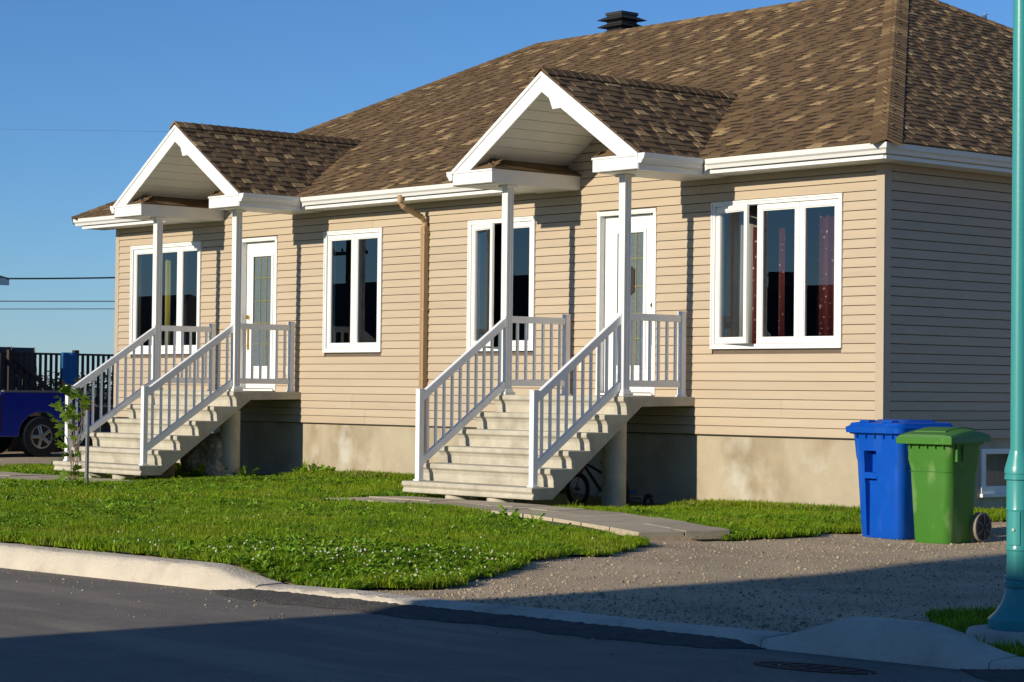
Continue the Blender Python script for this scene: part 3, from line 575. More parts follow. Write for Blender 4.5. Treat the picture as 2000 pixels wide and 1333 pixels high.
# ================================================================= front steps with their railings
TY = [-2.503,-2.240,-1.975,-1.708,-1.440,-1.150]; TZ = [.127,.328,.520,.718,.916,1.120]
def steps(C, label, kf=1.0):
    ky = lambda y: y if y > -1.15 else -1.15+(y+1.15)*kf
    T = thing('front_steps', (C,-1.2,-.1), label, 'steps', 'concrete front steps')
    x0, x1 = C-1.135, C+1.105
    pr = [(ky(-2.503)+.018,-.002)]
    for i, (y, z) in enumerate(zip([ky(q) for q in TY], TZ)):
        zl = TZ[i-1] if i else -.002; yr = y+.052
        if i: pr += [(yr+.006, zl), (yr, zl+.05*.6), (yr-.004, zl+.085), (y+.030, z-.075), (y+.004, z-.055)]
        else: pr += [(y+.012, .02), (y+.03, .05), (y+.006, .075)]
        pr += [(y, z-.045), (y, z-.012), (y+.006, z-.003), (y+.014, z)]
    pr += [(-.003, 1.120), (-.003, 1.02), (-.86, 1.005), (ky(-2.2), -.004)]
    obj('stair_body', MB().prism(pr, x0, x1, 0), 'step', T, bevel=.006)
    # thin raised lip on each tread keeps its edge readable
    for s in (-1, 1): obj('support_post', MB().lathe([(.138,-.4),(.138,.86)], C+s*.80-.01, -.98, 28), 'step', T, smooth=True)
    for s in (-1, 1): obj('pier', MB().lathe([(.15,-.35),(.15,-.003)], C+s*.36, ky(-2.3), 24), 'step', T, smooth=True)
    for s in (-1, 1):
        cx = C+s*.98; pyc = ky(-2.37); R_ = obj('railing', B(cx-.036,cx+.036,pyc-.036,pyc+.036,.148,1.17).box(cx-.040,cx+.040,pyc-.04,pyc+.04,1.17,1.182), 'rail', T, bevel=.006)
        obj('post_base', B(cx-.05,cx+.05,pyc-.05,pyc+.05,.127,.147), 'rail', R_, bevel=.006)
        sl = (2.025-1.168)/(-pyc-.042-1.13)
        def bar(z0, hgt, w_, y0, y1, nm): obj(nm, MB().prism([(y0,z0),(y1,z0+sl*(y1-y0)),(y1,z0+sl*(y1-y0)+hgt),(y0,z0+hgt)], cx-w_, cx+w_, 0), 'rail', R_, bevel=.005)
        bar(1.043, .108, .028, pyc+.036, -1.10, 'handrail'); bar(.305, .10, .026, pyc+.036, -1.10, 'bottom_rail')
        obj('bracket', B(cx-.03,cx+.03,-1.11,-1.098,1.92,2.05), 'rail', R_)
        for k in range(10):
            y = ky(-2.255+k*.1205); z = sl*(y-pyc-.036); obj('baluster', B(cx-.0135,cx+.0135,y-.0135,y+.0135,.36+z,1.07+z), 'rail', R_)
        L = obj('landing_railing', B(cx-.036,cx+.036,-.143,-.071,1.14,2.09).box(cx-.040,cx+.040,-.147,-.067,2.09,2.101), 'rail', T, bevel=.006)
        obj('post_base', B(cx-.05,cx+.05,-.157,-.057,1.12,1.1395), 'rail', L, bevel=.006)
        obj('top_rail', B(cx-.026,cx+.026,-1.004,-.143,1.975,2.055), 'rail', L, bevel=.005); obj('bottom_rail', B(cx-.024,cx+.024,-1.004,-.143,1.228,1.302), 'rail', L, bevel=.005)
        for k in range(6): y = -.895+k*.1365; obj('baluster', B(cx-.0135,cx+.0135,y-.0135,y+.0135,1.30,1.98), 'rail', L)
    return T
steps(CR, 'pale concrete front steps with white railings, nearer the blue bin')
steps(CL, 'pale concrete front steps with white railings, beside the sapling and blue truck', 1.09)

# ================================================================= curtains
def curtain(name, x0, x1, z0, z1, y, mt, label, cat='curtain', amp=.03, wl=.12):
    xs = np.linspace(x0, x1, max(12, int((x1-x0)/.012))); mb = MB()
    for x in xs: mb.v += [(x, y+amp*sin(x/wl*2*pi)+.3*amp*sin(x*91), z1), (x, y+amp*1.2*sin(x/wl*2*pi+.3), z0)]
    for i in range(len(xs)-1): a = 2*i; mb.f.append((a, a+2, a+3, a+1))
    o = obj(name, mb, mt, base=((x0+x1)/2, y, z0), smooth='all', fix=False); sd = o.modifiers.new('thick', 'SOLIDIFY'); sd.thickness = .004; return tag(o, label, cat)
curtain('curtain', -2.62, -2.12, 1.55, 3.32, .30, 'grey_cur', 'grey striped curtain behind the swung-open sash of the wide window by the corner')
curtain('curtain', -2.09, -1.98, 1.55, 3.05, .26, 'red', 'dark red curtain strip seen in the open sash gap of the corner window')
curtain('curtain', -1.70, -1.60, 1.55, 3.02, .26, 'red', 'narrow dotted red curtain hanging in the middle pane of the corner window')
curtain('curtain', -1.14, -.45, 1.55, 3.2, .26, 'red', 'broad dotted red curtain in the right pane of the corner window')
curtain('curtain', -7.0, -6.62, 1.55, 3.32, .26, 'grey_cur', 'grey curtain in the window left of the right porch column')
curtain('curtain', -14.40, -14.18, 1.55, 3.2, .30, 'gold_cur', 'gold lace curtain in the window behind the left porch column')

# ================================================================= wheelie bins
def rrect(w_, d, r, z, n=6, oy=0):
    pts = []
    for cx, cy, a0 in ((w_/2-r,d/2-r,0),(-w_/2+r,d/2-r,90),(-w_/2+r,-d/2+r,180),(w_/2-r,-d/2+r,270)):
        for k in range(n+1): a = radians(a0+90*k/n); pts.append((cx+r*cos(a), cy+r*sin(a)+oy, z))
    return pts
def carve(o, cutters):
    cs = []
    for c_ in cutters:
        me = mesh('cut', c_, 'white', BASE[o.name]); k = bpy.data.objects.new('cut', me); COL.objects.link(k); k.location = BASE[o.name] if o.parent else o.location; cs.append(k)
        m = o.modifiers.new('b', 'BOOLEAN'); m.operation = 'DIFFERENCE'; m.object = k; m.solver = 'EXACT'
    bpy.context.view_layer.update(); dg = bpy.context.evaluated_depsgraph_get(); me = bpy.data.meshes.new_from_object(o.evaluated_get(dg)); o.modifiers.clear(); o.data = me
    for k in cs: bpy.data.objects.remove(k)
def place(T, ang):
    T.rotation_euler = (0,0,ang)
def bin_(base, ang, col, lid, label, blue):
    T = thing('wheelie_bin', (0,0,0), label, 'bin', 'wheelie bins on the driveway')
    H = 1.0 if blue else .93; wb, db, wt, dt = (.53,.56,.64,.66) if blue else (.39,.43,.485,.52)
    body = MB().loft([rrect(wb-.02,db-.02,.07,0.0), rrect(wb,db,.08,.03), rrect(wb+(wt-wb)*.55,db+(dt-db)*.55,.08,H*.62), rrect(wb+(wt-wb)*.6,db+(dt-db)*.6,.08,H*.70), rrect(wt-.03,dt-.03,.07,H*.74) if blue else rrect(wb+(wt-wb)*.78,db+(dt-db)*.78,.07,H*.76), rrect(wt,dt,.06,H-.03), rrect(wt+.01,dt+.01,.06,H)])
    b = obj('body', body, col, T, smooth=True)
    fy = -(db+(dt-db)*.5)/2
    if blue:
        carve(b, [B(-.16,.0,-.5,-.205,.60,.80), B(-.155,-.09,-.5,-.242,.02,.56), B(-.16,.0,-.5,-.242,.50,.56)])
        obj('grab_bar', B(-.165,.005,-.312,-.292,.545,.57), col, b); 
    else:
        obj('mould_line', MB().loft([rrect(wb+(wt-wb)*.70+.004,db+(dt-db)*.70+.004,.075,H*.685), rrect(wb+(wt-wb)*.70+.006,db+(dt-db)*.70+.006,.075,H*.69)], False), 'greenlid', b)
    rim = MB().loft([rrect(wt+.01,dt+.01,.06,H-.05), rrect(wt+.06,dt+.06,.07,H-.045), rrect(wt+.06,dt+.06,.07,H-.012), rrect(wt+.02,dt+.02,.06,H-.008)]); obj('rim', rim, col, T, smooth=True)
    for k in range(5): x_ = -wt*.36+k*wt*.18; obj('rim_rib', B(x_-.005,x_+.005,-dt/2-.022,-dt/2+.01,H-.085,H-.05), col, T)
    for sx in (-1, 1):
        for k in (0, 1): obj('side_rib', B(sx*(wt/2+.004)-.012, sx*(wt/2+.004)+.012, -dt*.34+k*.10, -dt*.34+.02+k*.10, H-.20, H-.05), col, T)
    z = H; o2 = .03
    if blue:
        L = MB().loft([rrect(wt+.10,dt+.12,.08,z-.035,oy=.0), rrect(wt+.11,dt+.13,.08,z+.015), rrect(wt+.06,dt+.08,.08,z+.03), rrect(wt+.04,dt+.05,.08,z+.055), rrect(wt-.06,dt-.04,.08,z+.065)])
        l_ = obj('lid', L, lid, T, smooth=True)
        obj('lid_ridge', MB().loft([rrect(wt-.16,dt-.20,.06,z+.06,oy=.05), rrect(wt-.24,dt-.30,.06,z+.088,oy=.05)]), lid, l_, smooth=True)
        for sx in (-1, 1): obj('lid_lug', B(sx*.15-.06,sx*.15+.06,-dt/2+.0,-dt/2+.10,z+.055,z+.082), lid, l_, bevel=.01)
        obj('lid_handle', MB().tube([(-.22,dt/2+.07,z+.05),(.22,dt/2+.07,z+.05)], .016, 8), lid, l_, smooth=True)
    else:
        # arched lid: profile in y, domed
        L = MB(); nn = 12; rings = []
        for x_, e in ((-wt/2-.045,.0),(-wt/2-.03,.022),(-wt/2+.06,.034),(wt/2-.06,.034),(wt/2+.03,.022),(wt/2+.045,.0)):
            top = []
            for k in range(nn+1): t = k/nn; y_ = -dt/2-.05+(dt+.11)*t; top.append((x_, y_, z+.005+e+.055*sin(min(1,t*1.02)*pi*.9)*(1 if e > .03 else .85)*(t > 0)))
            rings.append(top+[(x_, dt/2+.06, z-.03), (x_, -dt/2-.05, z-.03)])
        l_ = obj('lid', L.loft(rings), lid, T, smooth=True)
        pn = MB(); rings = []
        for x_ in (-wt/2+.08, wt/2-.08):
            top = [(x_, -dt/2+.04+(dt-.02)*k/8, z+.043+.055*sin(min(1,(k*.09+.14))*pi*.9)+.006) for k in range(9)]
            rings.append(top+[(p[0],p[1],p[2]-.02) for p in top[::-1]])
        obj('lid_panel', pn.loft(rings), lid, l_, smooth=True)
        obj('lid_front_lip', B(-wt/2-.05,wt/2+.05,-dt/2-.066,-dt/2-.045,z-.048,z+.008), col, l_, bevel=.006)
    R_ = .135
    for sx in (-1, 1):
        cx = sx*(wb/2+.0); cy = db/2+.05 
        wv = lambda r, a, b_: MB().loft([[(x_, cy+r*cos(2*pi*k/24), R_+r*sin(2*pi*k/24)) for k in range(24)] for x_ in (a, b_)])
        wh = obj('wheel', wv(R_, cx-.03+sx*.03, cx+.03+sx*.03), 'greyrub', T, smooth=True)
        xf_ = cx+sx*.0605; obj('hub', wv(R_*.86, xf_-.004, xf_+.004), 'rubber', wh, smooth=True)
        for k in range(6):
            a = k*pi/3; m = B(xf_+sx*.004-.006, xf_+sx*.004+.006, cy-.009, cy+.009, R_+.02, R_+.11); m.xf(Matrix.Translation((0,cy,R_)) @ Matrix.Rotation(a,4,'X') @ Matrix.Translation((0,-cy,-R_))); obj('spoke', m, 'dark', wh)
    obj('axle', MB().tube([(-wb/2-.03,db/2+.05,R_),(wb/2+.03,db/2+.05,R_)], .012, 8), 'dark', T)
    obj('handle', MB().tube([(-wt*.38,dt/2,H-.06),(-wt*.38,dt/2+.09,H-.04),(wt*.38,dt/2+.09,H-.04),(wt*.38,dt/2,H-.06)], .014, 8), col, T, smooth=True)
    T.location = base; T.rotation_euler = (0,0,ang); return T
bin_((2.02,-2.17,-.148), radians(-6), 'blue', 'blue', 'tall blue wheelie bin with flat ridged lid', True)
bin_((2.675,-2.375,-.15), radians(5), 'green', 'greenlid', 'green wheelie bin with domed lid and grey wheels', False)

# ================================================================= street lamp
LX, LY, LZ = 8.251, -8.833, -.10
T = thing('street_lamp', (LX,LY,LZ), 'teal painted metal lamp post standing by the kerb', 'lamp post')
obj('base_flange', MB().lathe([(.155,-.068),(.158,-.05),(.158,-.018),(.150,-.008),(.120,.02),(.092,.06),(.073,.11),(.066,.15)], LX, LY, 40), 'teal', T, smooth=True)
obj('base_ring', MB().lathe([(.070,.15),(.075,.155),(.075,.178),(.071,.183),(.068,.19),(.072,.195),(.072,.21),(.067,.215)], LX, LY, 40), 'teal', T, smooth=True)
obj('lower_shaft', MB().lathe([(.061,.215),(.061,.345),(.065,.35),(.065,.362),(.062,.37),(.063,.56),(.066,.565),(.064,.575),(.064,.72)], LX, LY, 40), 'teal', T, smooth=True)
obj('collar', MB().lathe([(.065,.72),(.075,.725),(.075,.742),(.072,.746),(.072,.752),(.075,.756),(.075,.776),(.069,.80),(.055,.85),(.049,.875),(.049,.882)], LX, LY, 40), 'teal', T, smooth=True)
obj('upper_shaft', MB().lathe([(.0455,.86),(.0445,2.0),(.044,3.4),(.04,5.2)], LX, LY, 40), 'teal', T, smooth=True)
an = atan2(CAM[1]-LY, CAM[0]-LX)-radians(22)
obj('access_door', MB().loft([[(LX+r*cos(an+da), LY+r*sin(an+da), z) for da in np.linspace(-.5,.5,9)]+[(LX+.05*cos(an+da), LY+.05*sin(an+da), z) for da in np.linspace(.5,-.5,9)] for z, r in ((.375,.063),(.378,.067),(.553,.068),(.556,.064))]), 'teal', T, smooth=True)
for z in (.46,): obj('bolt', MB().tube([(LX+.065*cos(an),LY+.065*sin(an),z),(LX+.076*cos(an),LY+.076*sin(an),z)], .008, 8), 'stake', T)
obj('arm', MB().tube([(LX,LY,5.1),(LX,LY,5.5),(LX,LY-.3,5.7),(LX,LY-.9,5.75)], .03, 10), 'teal', T, smooth=True); obj('lantern', MB().lathe([(.04,5.80),(.14,5.74),(.2,5.66),(.18,5.62),(.05,5.6)], LX, LY-1.0, 24), 'teal', T, smooth=True)
o = obj('lamp_footing', MB().lathe([(.272,-.4),(.272,-.09),(.258,-.070),(.02,-.069)], LX, LY, 36), 'kerb', smooth=True, base=(LX,LY,-.2)); tag(o, 'round concrete footing under the teal lamp post', 'footing')

# ================================================================= maple sapling, stake and tie
TX, TYY, TZZ = -8.87, -4.49, float(ground_z(-8.87,-4.49))
rg = random.Random(5)
T = thing('maple_sapling', (TX,TYY,TZZ), 'small maple sapling with bright green leaves before the left steps', 'tree')
stems = [[(0,0,0),(.0,.02,.35),(-.05,.0,.75),(-.12,.02,1.12)], [(.06,.02,0),(.07,.0,.4),(.12,.03,.8),(.12,0,1.05)], [(-.05,-.02,0),(-.08,.0,.3),(-.22,.02,.6),(-.35,.0,.72)], [(.02,-.03,0),(.05,-.05,.3),(.10,-.02,.55),(.06,.0,.85)], [(-.02,0,.5),(-.2,.03,.82),(-.36,.02,.95)], [(0,0,.55),(.12,.05,.9),(.22,.02,1.1)], [(-.08,0,.3),(-.2,.02,.42),(-.28,0,.44)]]
for s in stems: obj('stem', MB().tube([(TX+p[0],TYY+p[1],TZZ+p[2]) for p in s], [.009,.007,.006,.004][:len(s)], 7), 'bark', T, smooth=True)
def maple(sz, seed):
    rg = random.Random(seed); out = []
    for a, r in ((-90,.25),(-50,.42),(-20,.78),(2,.50),(28,.92),(48,.55),(68,.72),(90,1.1),(112,.72),(132,.55),(152,.92),(178,.50),(200,.78),(230,.42)): out.append((r*cos(radians(a))*sz*rg.uniform(.9,1.1), (r*sin(radians(a))+.2)*sz*rg.uniform(.92,1.08), -.12*sz*r*r*rg.uniform(.5,1.6)))
    m = MB(); m.v = [(0,.2*sz,.0)]+out; m.f = [(0,i+1,(i+1)%14+1) for i in range(14)]; return mesh('leaf', m, 'maple', fix=False)
lm = [maple(s, i) for i, s in enumerate((.075,.085,.095,.07,.088,.08))]
clusters = [(-.13,1.15,.10,20),(.12,1.08,.11,16),(-.30,.93,.10,16),(-.38,.80,.07,8),(-.15,.88,.12,18),(.0,.98,.11,16),(-.05,.72,.10,14),(-.33,.56,.07,7),(-.18,.50,.07,6),(-.22,.40,.06,6),(.05,.62,.07,7),(-.40,1.0,.05,5),(-.28,.12,.07,9),(.05,.22,.06,7),(.1,.4,.06,6),(.02,.05,.09,10),(.22,1.02,.07,9),(-.26,.70,.06,6),(0,.85,.08,8)]
for cx, cz, r, n_ in clusters:
    for k in range(max(3,int(n_*.55))):
        d = Vector((rg.gauss(0,.55)*r, rg.gauss(0,.8)*r, rg.gauss(0,.5)*r)); o = bpy.data.objects.new('leaf', rg.choice(lm)); COL.objects.link(o); o.parent = T
        o.location = (cx+d.x, d.y, max(.03, cz+d.z)); o.rotation_euler = (radians(rg.uniform(15,75)), rg.uniform(-.5,.5), rg.uniform(0,6.28)); sc_ = rg.uniform(.75,1.25); o.scale = (sc_,)*3
sx_, sy_ = -8.63, -4.46; gz = float(ground_z(sx_,sy_))
T = thing('stake', (sx_,sy_,gz), 'galvanised metal stake with wire ties beside the maple sapling', 'stake')
obj('post', MB().prism([(sx_-.02,sy_-.015),(sx_+.02,sy_-.015),(sx_+.02,sy_+.015),(sx_+.012,sy_+.015),(sx_+.012,sy_-.007),(sx_-.012,sy_-.007),(sx_-.012,sy_+.015),(sx_-.02,sy_+.015)], gz-.1, gz+.96, 2), 'stake', T)
for z, e in ((.78,.6),(.66,.52),(.30,.35)): obj('wire', MB().tube([(sx_,sy_-.02,gz+z),(sx_-.08,sy_-.03,gz+(z+e)/2-.02),(sx_-.2,sy_-.02,gz+e)], .004, 5), 'stake', T)

# ================================================================= things under and beside the steps
def rock(cx, cy, cz, sx, sy, sz, seed, label):
    bm = bmesh.new(); bmesh.ops.create_icosphere(bm, subdivisions=4, radius=1); rg = np.random.RandomState(seed); ph = rg.uniform(0,6,9)
    for v_ in bm.verts:
        p = v_.co.copy(); n_ = .18*sin(3*p.x+ph[0])*sin(3*p.y+ph[1])+.12*sin(6*p.z+ph[2]+2*p.x)+.07*sin(13*p.x+ph[3])*sin(12*p.y+ph[4])+.05*sin(23*p.z+ph[5])*sin(21*p.x+ph[6]); v_.co = Vector((p.x*sx, p.y*sy, p.z*sz))*(1+n_)
    me = bpy.data.meshes.new('boulder'); bm.to_mesh(me); bm.free(); me.materials.append(MT['rock'])
    for p in me.polygons: p.use_smooth = True
    o = bpy.data.objects.new('boulder', me); COL.objects.link(o); o.location = (cx,cy,cz); tag(o, label, 'rock')
rock(-11.0, -1.12, .10, .36, .27, .36, 3, 'rough mottled boulder lying under the left front steps')
# child's bike
bx, by, bz = -4.05, -.62, -.17
T = thing('bicycle', (bx,by,bz), 'small black and red bicycle parked under the right front steps', 'bicycle')
def torus(cx, cz, R_, r, y):
    m = MB(); n_, k_ = 32, 8; m.v = [(cx+(R_+r*cos(2*pi*j/k_))*cos(2*pi*i/n_), y+r*sin(2*pi*j/k_), cz+(R_+r*cos(2*pi*j/k_))*sin(2*pi*i/n_)) for i in range(n_) for j in range(k_)]
    m.f = [(i*k_+j, ((i+1)%n_)*k_+j, ((i+1)%n_)*k_+(j+1)%k_, i*k_+(j+1)%k_) for i in range(n_) for j in range(k_)]; return m
for dx in (0, .68):
    wh = obj('wheel', torus(bx+dx, bz+.20, .175, .024, by), 'rubber', T, smooth=True); obj('rim', torus(bx+dx, bz+.20, .148, .008, by), 'dark', wh, smooth=True); obj('hub', MB().tube([(bx+dx,by-.03,bz+.2),(bx+dx,by+.03,bz+.2)], .018, 8), 'dark', wh)
    sp = MB()
    for k in range(12): a = k*pi/6; sp.tube([(bx+dx,by,bz+.2),(bx+dx+.145*cos(a),by,bz+.2+.145*sin(a))], .0015, 4)
    obj('spoke_set', sp, 'stake', wh)
hd = (bx+.16,by,bz+.52)
for nm, pts, r_, m_ in (('fork', [(bx,by-.03,bz+.2),(bx+.09,by-.03,bz+.40),hd], .013, 'redp'), ('down_tube', [(bx+.13,by,bz+.46),(bx+.40,by,bz+.19)], .018, 'dark'), ('top_tube', [(bx+.14,by,bz+.50),(bx+.47,by,bz+.38)], .016, 'dark'), ('seat_tube', [(bx+.40,by,bz+.19),(bx+.49,by,bz+.50)], .016, 'dark'), ('stay', [(bx+.40,by,bz+.19),(bx+.68,by,bz+.20),(bx+.47,by,bz+.38)], .011, 'dark'), ('stem', [hd,(bx+.18,by,bz+.66)], .013, 'dark'), ('handlebar', [(bx+.22,by-.24,bz+.70),(bx+.16,by-.08,bz+.66),(bx+.16,by+.08,bz+.66),(bx+.22,by+.24,bz+.70)], .011, 'dark'), ('crank', [(bx+.36,by-.06,bz+.10),(bx+.40,by-.05,bz+.19)], .008, 'stake')): obj(nm, MB().tube(pts, r_, 8), m_, T, smooth=True)
obj('saddle', MB().loft([[(bx+.40,by-.02,bz+.53),(bx+.40,by+.02,bz+.53),(bx+.40,by,bz+.50)],[(bx+.50,by-.04,bz+.545),(bx+.50,by+.04,bz+.545),(bx+.50,by,bz+.50)],[(bx+.60,by-.07,bz+.57),(bx+.60,by+.07,bz+.57),(bx+.60,by,bz+.51)]]), 'redp', T, smooth=True)
def scooter():
    x_, y_, z_ = -3.35, -.5, -.15; T = thing('toy_scooter', (x_,y_,z_), 'low toy scooter lying in the dark under the right landing', 'scooter')
    obj('deck', B(x_-.25,x_+.3,y_-.06,y_+.06,z_+.10,z_+.125), 'stake', T, bevel=.01)
    for dx, c_ in ((-.25,'rubber'),(.36,'rubber')): obj('wheel', torus(x_+dx, z_+.075, .055, .02, y_), c_, T, smooth=True)
    obj('mudguard', MB().tube([(x_+.30,y_,z_+.13),(x_+.36,y_,z_+.15),(x_+.42,y_,z_+.13)], .02, 8), 'dark', T, smooth=True); obj('steering_tube', MB().tube([(x_-.25,y_,z_+.1),(x_-.1,y_+.25,z_+.17)], .014, 8), 'blue', T, smooth=True)
scooter()
# drain cover in the road
o = thing('drain_cover', (8.3,-10.52,-.15), 'rusty oval drain cover at the road edge by the humped kerb', 'drain cover')
el = lambda a, b, z: [(8.33+a*cos(2*pi*k/28)*.97+b*sin(2*pi*k/28)*.1, -10.55+a*cos(2*pi*k/28)*.16+b*sin(2*pi*k/28), z) for k in range(28)]
obj('frame', MB().loft([el(.33,.14,-.16), el(.33,.14,-.144), el(.30,.115,-.144), el(.30,.115,-.155)], False), 'rust', o); obj('lid', MB().loft([el(.295,.11,-.16), el(.295,.11,-.147)]), 'rust', o)
for k in range(5): m = B(8.12+k*.095, 8.16+k*.095, -10.62+k*.015, -10.50+k*.015, -.1469, -.1435); obj('grate_bar', m, 'rust', o)
# ================================================================= left background: pickup, deck, wires, neighbours
WX, WY, GZ = -20.7, 1.78, -.10
T = thing('pickup_truck', (WX,WY,GZ), 'dark blue pickup truck parked before the wooden deck', 'truck')
z = lambda q: GZ+q
def arch(cy, r, n=10): return [(cy+r*cos(pi-pi*k/n), z(.36)+r*sin(pi-pi*k/n)) for k in range(n+1)]
fa = WY-3.3
side = [(WY-4.15,z(.38))]+arch(fa,.44)+[(WY-.95,z(.36))]+arch(WY,.44)+[(WY+1.05,z(.42)),(WY+1.08,z(1.14)),(WY-.78,z(1.16)),(WY-.78,z(1.12)),(WY-2.6,z(1.12)),(WY-4.1,z(1.0)),(WY-4.22,z(.7))]
obj('body', MB().prism(side, WX-1.85, WX, 0), 'truck', T, bevel=.03)
cabp = [(WY-.82,z(1.12)),(WY-.95,z(1.70)),(WY-2.0,z(1.74)),(WY-2.75,z(1.12))]
obj('cab', MB().prism(cabp, WX-1.75, WX-.10, 0), 'truck', T, bevel=.05); obj('side_window', MB().prism([(WY-1.0,z(1.2)),(WY-1.08,z(1.6)),(WY-1.95,z(1.62)),(WY-2.5,z(1.2))], WX-.105, WX-.09, 0), 'dark', T)
obj('bed_liner', B(WX-1.75, WX-.10, WY-.72, WY+1.0, z(1.10), z(1.165)), 'rubber', T); obj('bed_rail_cap', B(WX-.09, WX+.012, WY-.76, WY+1.06, z(1.15), z(1.185)), 'stake', T)
obj('door_gap', B(WX-.01, WX+.004, WY-.80, WY-.775, z(.42), z(1.16)), 'dark', T); obj('fuel_door', MB().loft([[(x_, WY-.28+.08*cos(2*pi*k/20), z(.90)+.08*sin(2*pi*k/20)) for k in range(20)] for x_ in (WX-.01, WX+.006)]), 'truck', T)
for zz in (.98, .86): obj('tail_light', B(WX-.14, WX+.008, WY+.96, WY+1.1, z(zz-.05), z(zz+.045)), 'redl', T, bevel=.008)
obj('bumper', B(WX-1.8, WX-.02, WY+1.09, WY+1.24, z(.42), z(.60)), 'chrome', T, bevel=.02)
for cy in (WY, fa):
    for x0, x1, fx_ in ((WX-.24, WX+.02, WX+.022), (WX-1.87, WX-1.62, WX-1.872)):
        wr = lambda r, a, b: MB().loft([[(x_, cy+r*cos(2*pi*k/32), z(.365)+r*sin(2*pi*k/32)) for k in range(32)] for x_ in (a, b)])
        wh = obj('wheel', wr(.365, x0, x1), 'rubber', T, smooth=True, bevel=.03); rm_ = MB()
        obj('rim', MB().loft([[(x_, cy+r*cos(2*pi*k/32), z(.365)+r*sin(2*pi*k/32)) for k in range(32)] for x_, r in ((fx_-.02,.215),(fx_+.012,.215),(fx_+.012,.19),(fx_-.015,.185))], False), 'chrome', wh, smooth=True)
        for k in range(5):
            a = 2*pi*k/5+.3; m = B(fx_-.01, fx_+.01, cy-.032, cy+.032, z(.365), z(.365)+.195); m.xf(Matrix.Translation((0,cy,z(.365))) @ Matrix.Rotation(a,4,'X') @ Matrix.Translation((0,-cy,-z(.365)))); obj('spoke', m, 'chrome', wh, bevel=.008)
        obj('hub_cap', wr(.055, fx_-.0, fx_+.018), 'chrome', wh, smooth=True)
# deck
DX, DZ = -24.2, .75
T = thing('wooden_deck', (DX,4,-.1), 'weathered dark wooden deck with slatted railing behind the blue truck', 'deck')
for k in range(24): x_ = DX-k*.145; obj('deck_board', B(x_-.14, x_, 1.0, 8.2, DZ-.04, DZ), 'wood', T)
obj('rim_board', B(DX+.001, DX+.04, 1.0, 8.2, DZ-.22, DZ+.01), 'wood', T)
for y in (1.05, 2.8, 4.52, 6.3, 8.1): obj('post', B(DX-.05, DX+.05, y-.05, y+.05, -.2, 1.88), 'wood', T)
obj('top_rail', B(DX-.07, DX+.07, 1.0, 8.2, 1.775, 1.815), 'wood', T); obj('lower_rail', B(DX-.02, DX+.02, 1.0, 8.2, .84, .92), 'wood', T)
for k in range(60):
    y = 1.12+k*.118; obj('baluster', B(DX+.021, DX+.055, y-.024, y+.024, .80, 1.774), 'wood', T)
for k in range(50): obj('skirt_board', B(DX+.045, DX+.065, 1.0+k*.144, 1.135+k*.144, -.2, DZ-.22), 'wood', T)
# deck stairs with two sloping handrails, running down along the deck edge
T = thing('deck_stairs', (DX+.6,3.2,-.1), 'dark wooden deck stairs with sloping handrails beside the truck bed', 'stairs')
for xx, y0, z0 in ((DX+1.15, 2.30, 1.72), (DX+.12, 3.05, 1.80)):
    obj('handrail', MB().prism([(y0,z0-.09),(y0+2.2,z0-.09-1.75),(y0+2.2,z0-1.75),(y0,z0)], xx-.03, xx+.03, 0), 'wood', T)
    obj('stringer', MB().prism([(y0,z0-1.15),(y0+1.2,z0-2.0),(y0+1.2,z0-1.8),(y0,z0-.9)], xx-.025, xx+.025, 0), 'wood', T)
    for k in range(10): y = y0+.06+k*.14; zt = z0-.08-.795*(y-y0); obj('baluster', B(xx-.018, xx+.018, y-.018, y+.018, zt-.85, zt), 'wood', T)
    obj('newel', B(xx-.045, xx+.045, y0-.09, y0, -.1, z0+.06), 'wood', T)
for k in range(4): obj('tread', B(DX+.12, DX+1.15, 2.4+k*.27, 2.67+k*.27, .55-k*.17, .59-k*.17), 'wood', T)
def chair(y, label, dx=0):
    x_ = DX-.75+dx; T = thing('deck_chair', (x_,y,DZ), label, 'chair', 'dark chairs on the deck')
    obj('backrest', MB().slab([(x_-.02,y-.27,DZ+.42),(x_-.02,y+.27,DZ+.42),(x_-.16,y+.27,1.93),(x_-.16,y-.27,1.93)], (1,0,.2), .02), 'slate', T); obj('seat', B(x_-.02,x_+.42,y-.27,y+.27,DZ+.38,DZ+.42), 'slate', T)
    for sy in (-1, 1):
        obj('frame_side', MB().tube([(x_+.42,y+sy*.28,DZ),(x_+.38,y+sy*.28,DZ+.6),(x_-.05,y+sy*.28,DZ+.62),(x_-.2,y+sy*.28,DZ)], .014, 6), 'dark', T); obj('back_frame', MB().tube([(x_,y+sy*.28,DZ+.4),(x_-.17,y+sy*.28,1.94)], .014, 6), 'dark', T)
chair(3.33, 'dark deck chair at the far left edge of the photo'); chair(3.98, 'dark deck chair with its back showing next to the far left one', -.25)
tw = MB(); 
for k in range(9):
    for j in range(10): yy = 4.15+.36*j/9; zz = 1.83-.66*k/8; tw.v.append((DX+.085+.012*sin(j*1.3+k*.3)+.002*k, yy, zz))
for k in range(8):
    for j in range(9): a = k*10+j; tw.f.append((a,a+1,a+11,a+10))
o = obj('towel', tw, 'towel', base=(DX+.08,4.3,1.2), smooth='all', fix=False); o.modifiers.new('t','SOLIDIFY').thickness = .012; tag(o, 'blue printed towel hanging over the deck railing', 'towel')
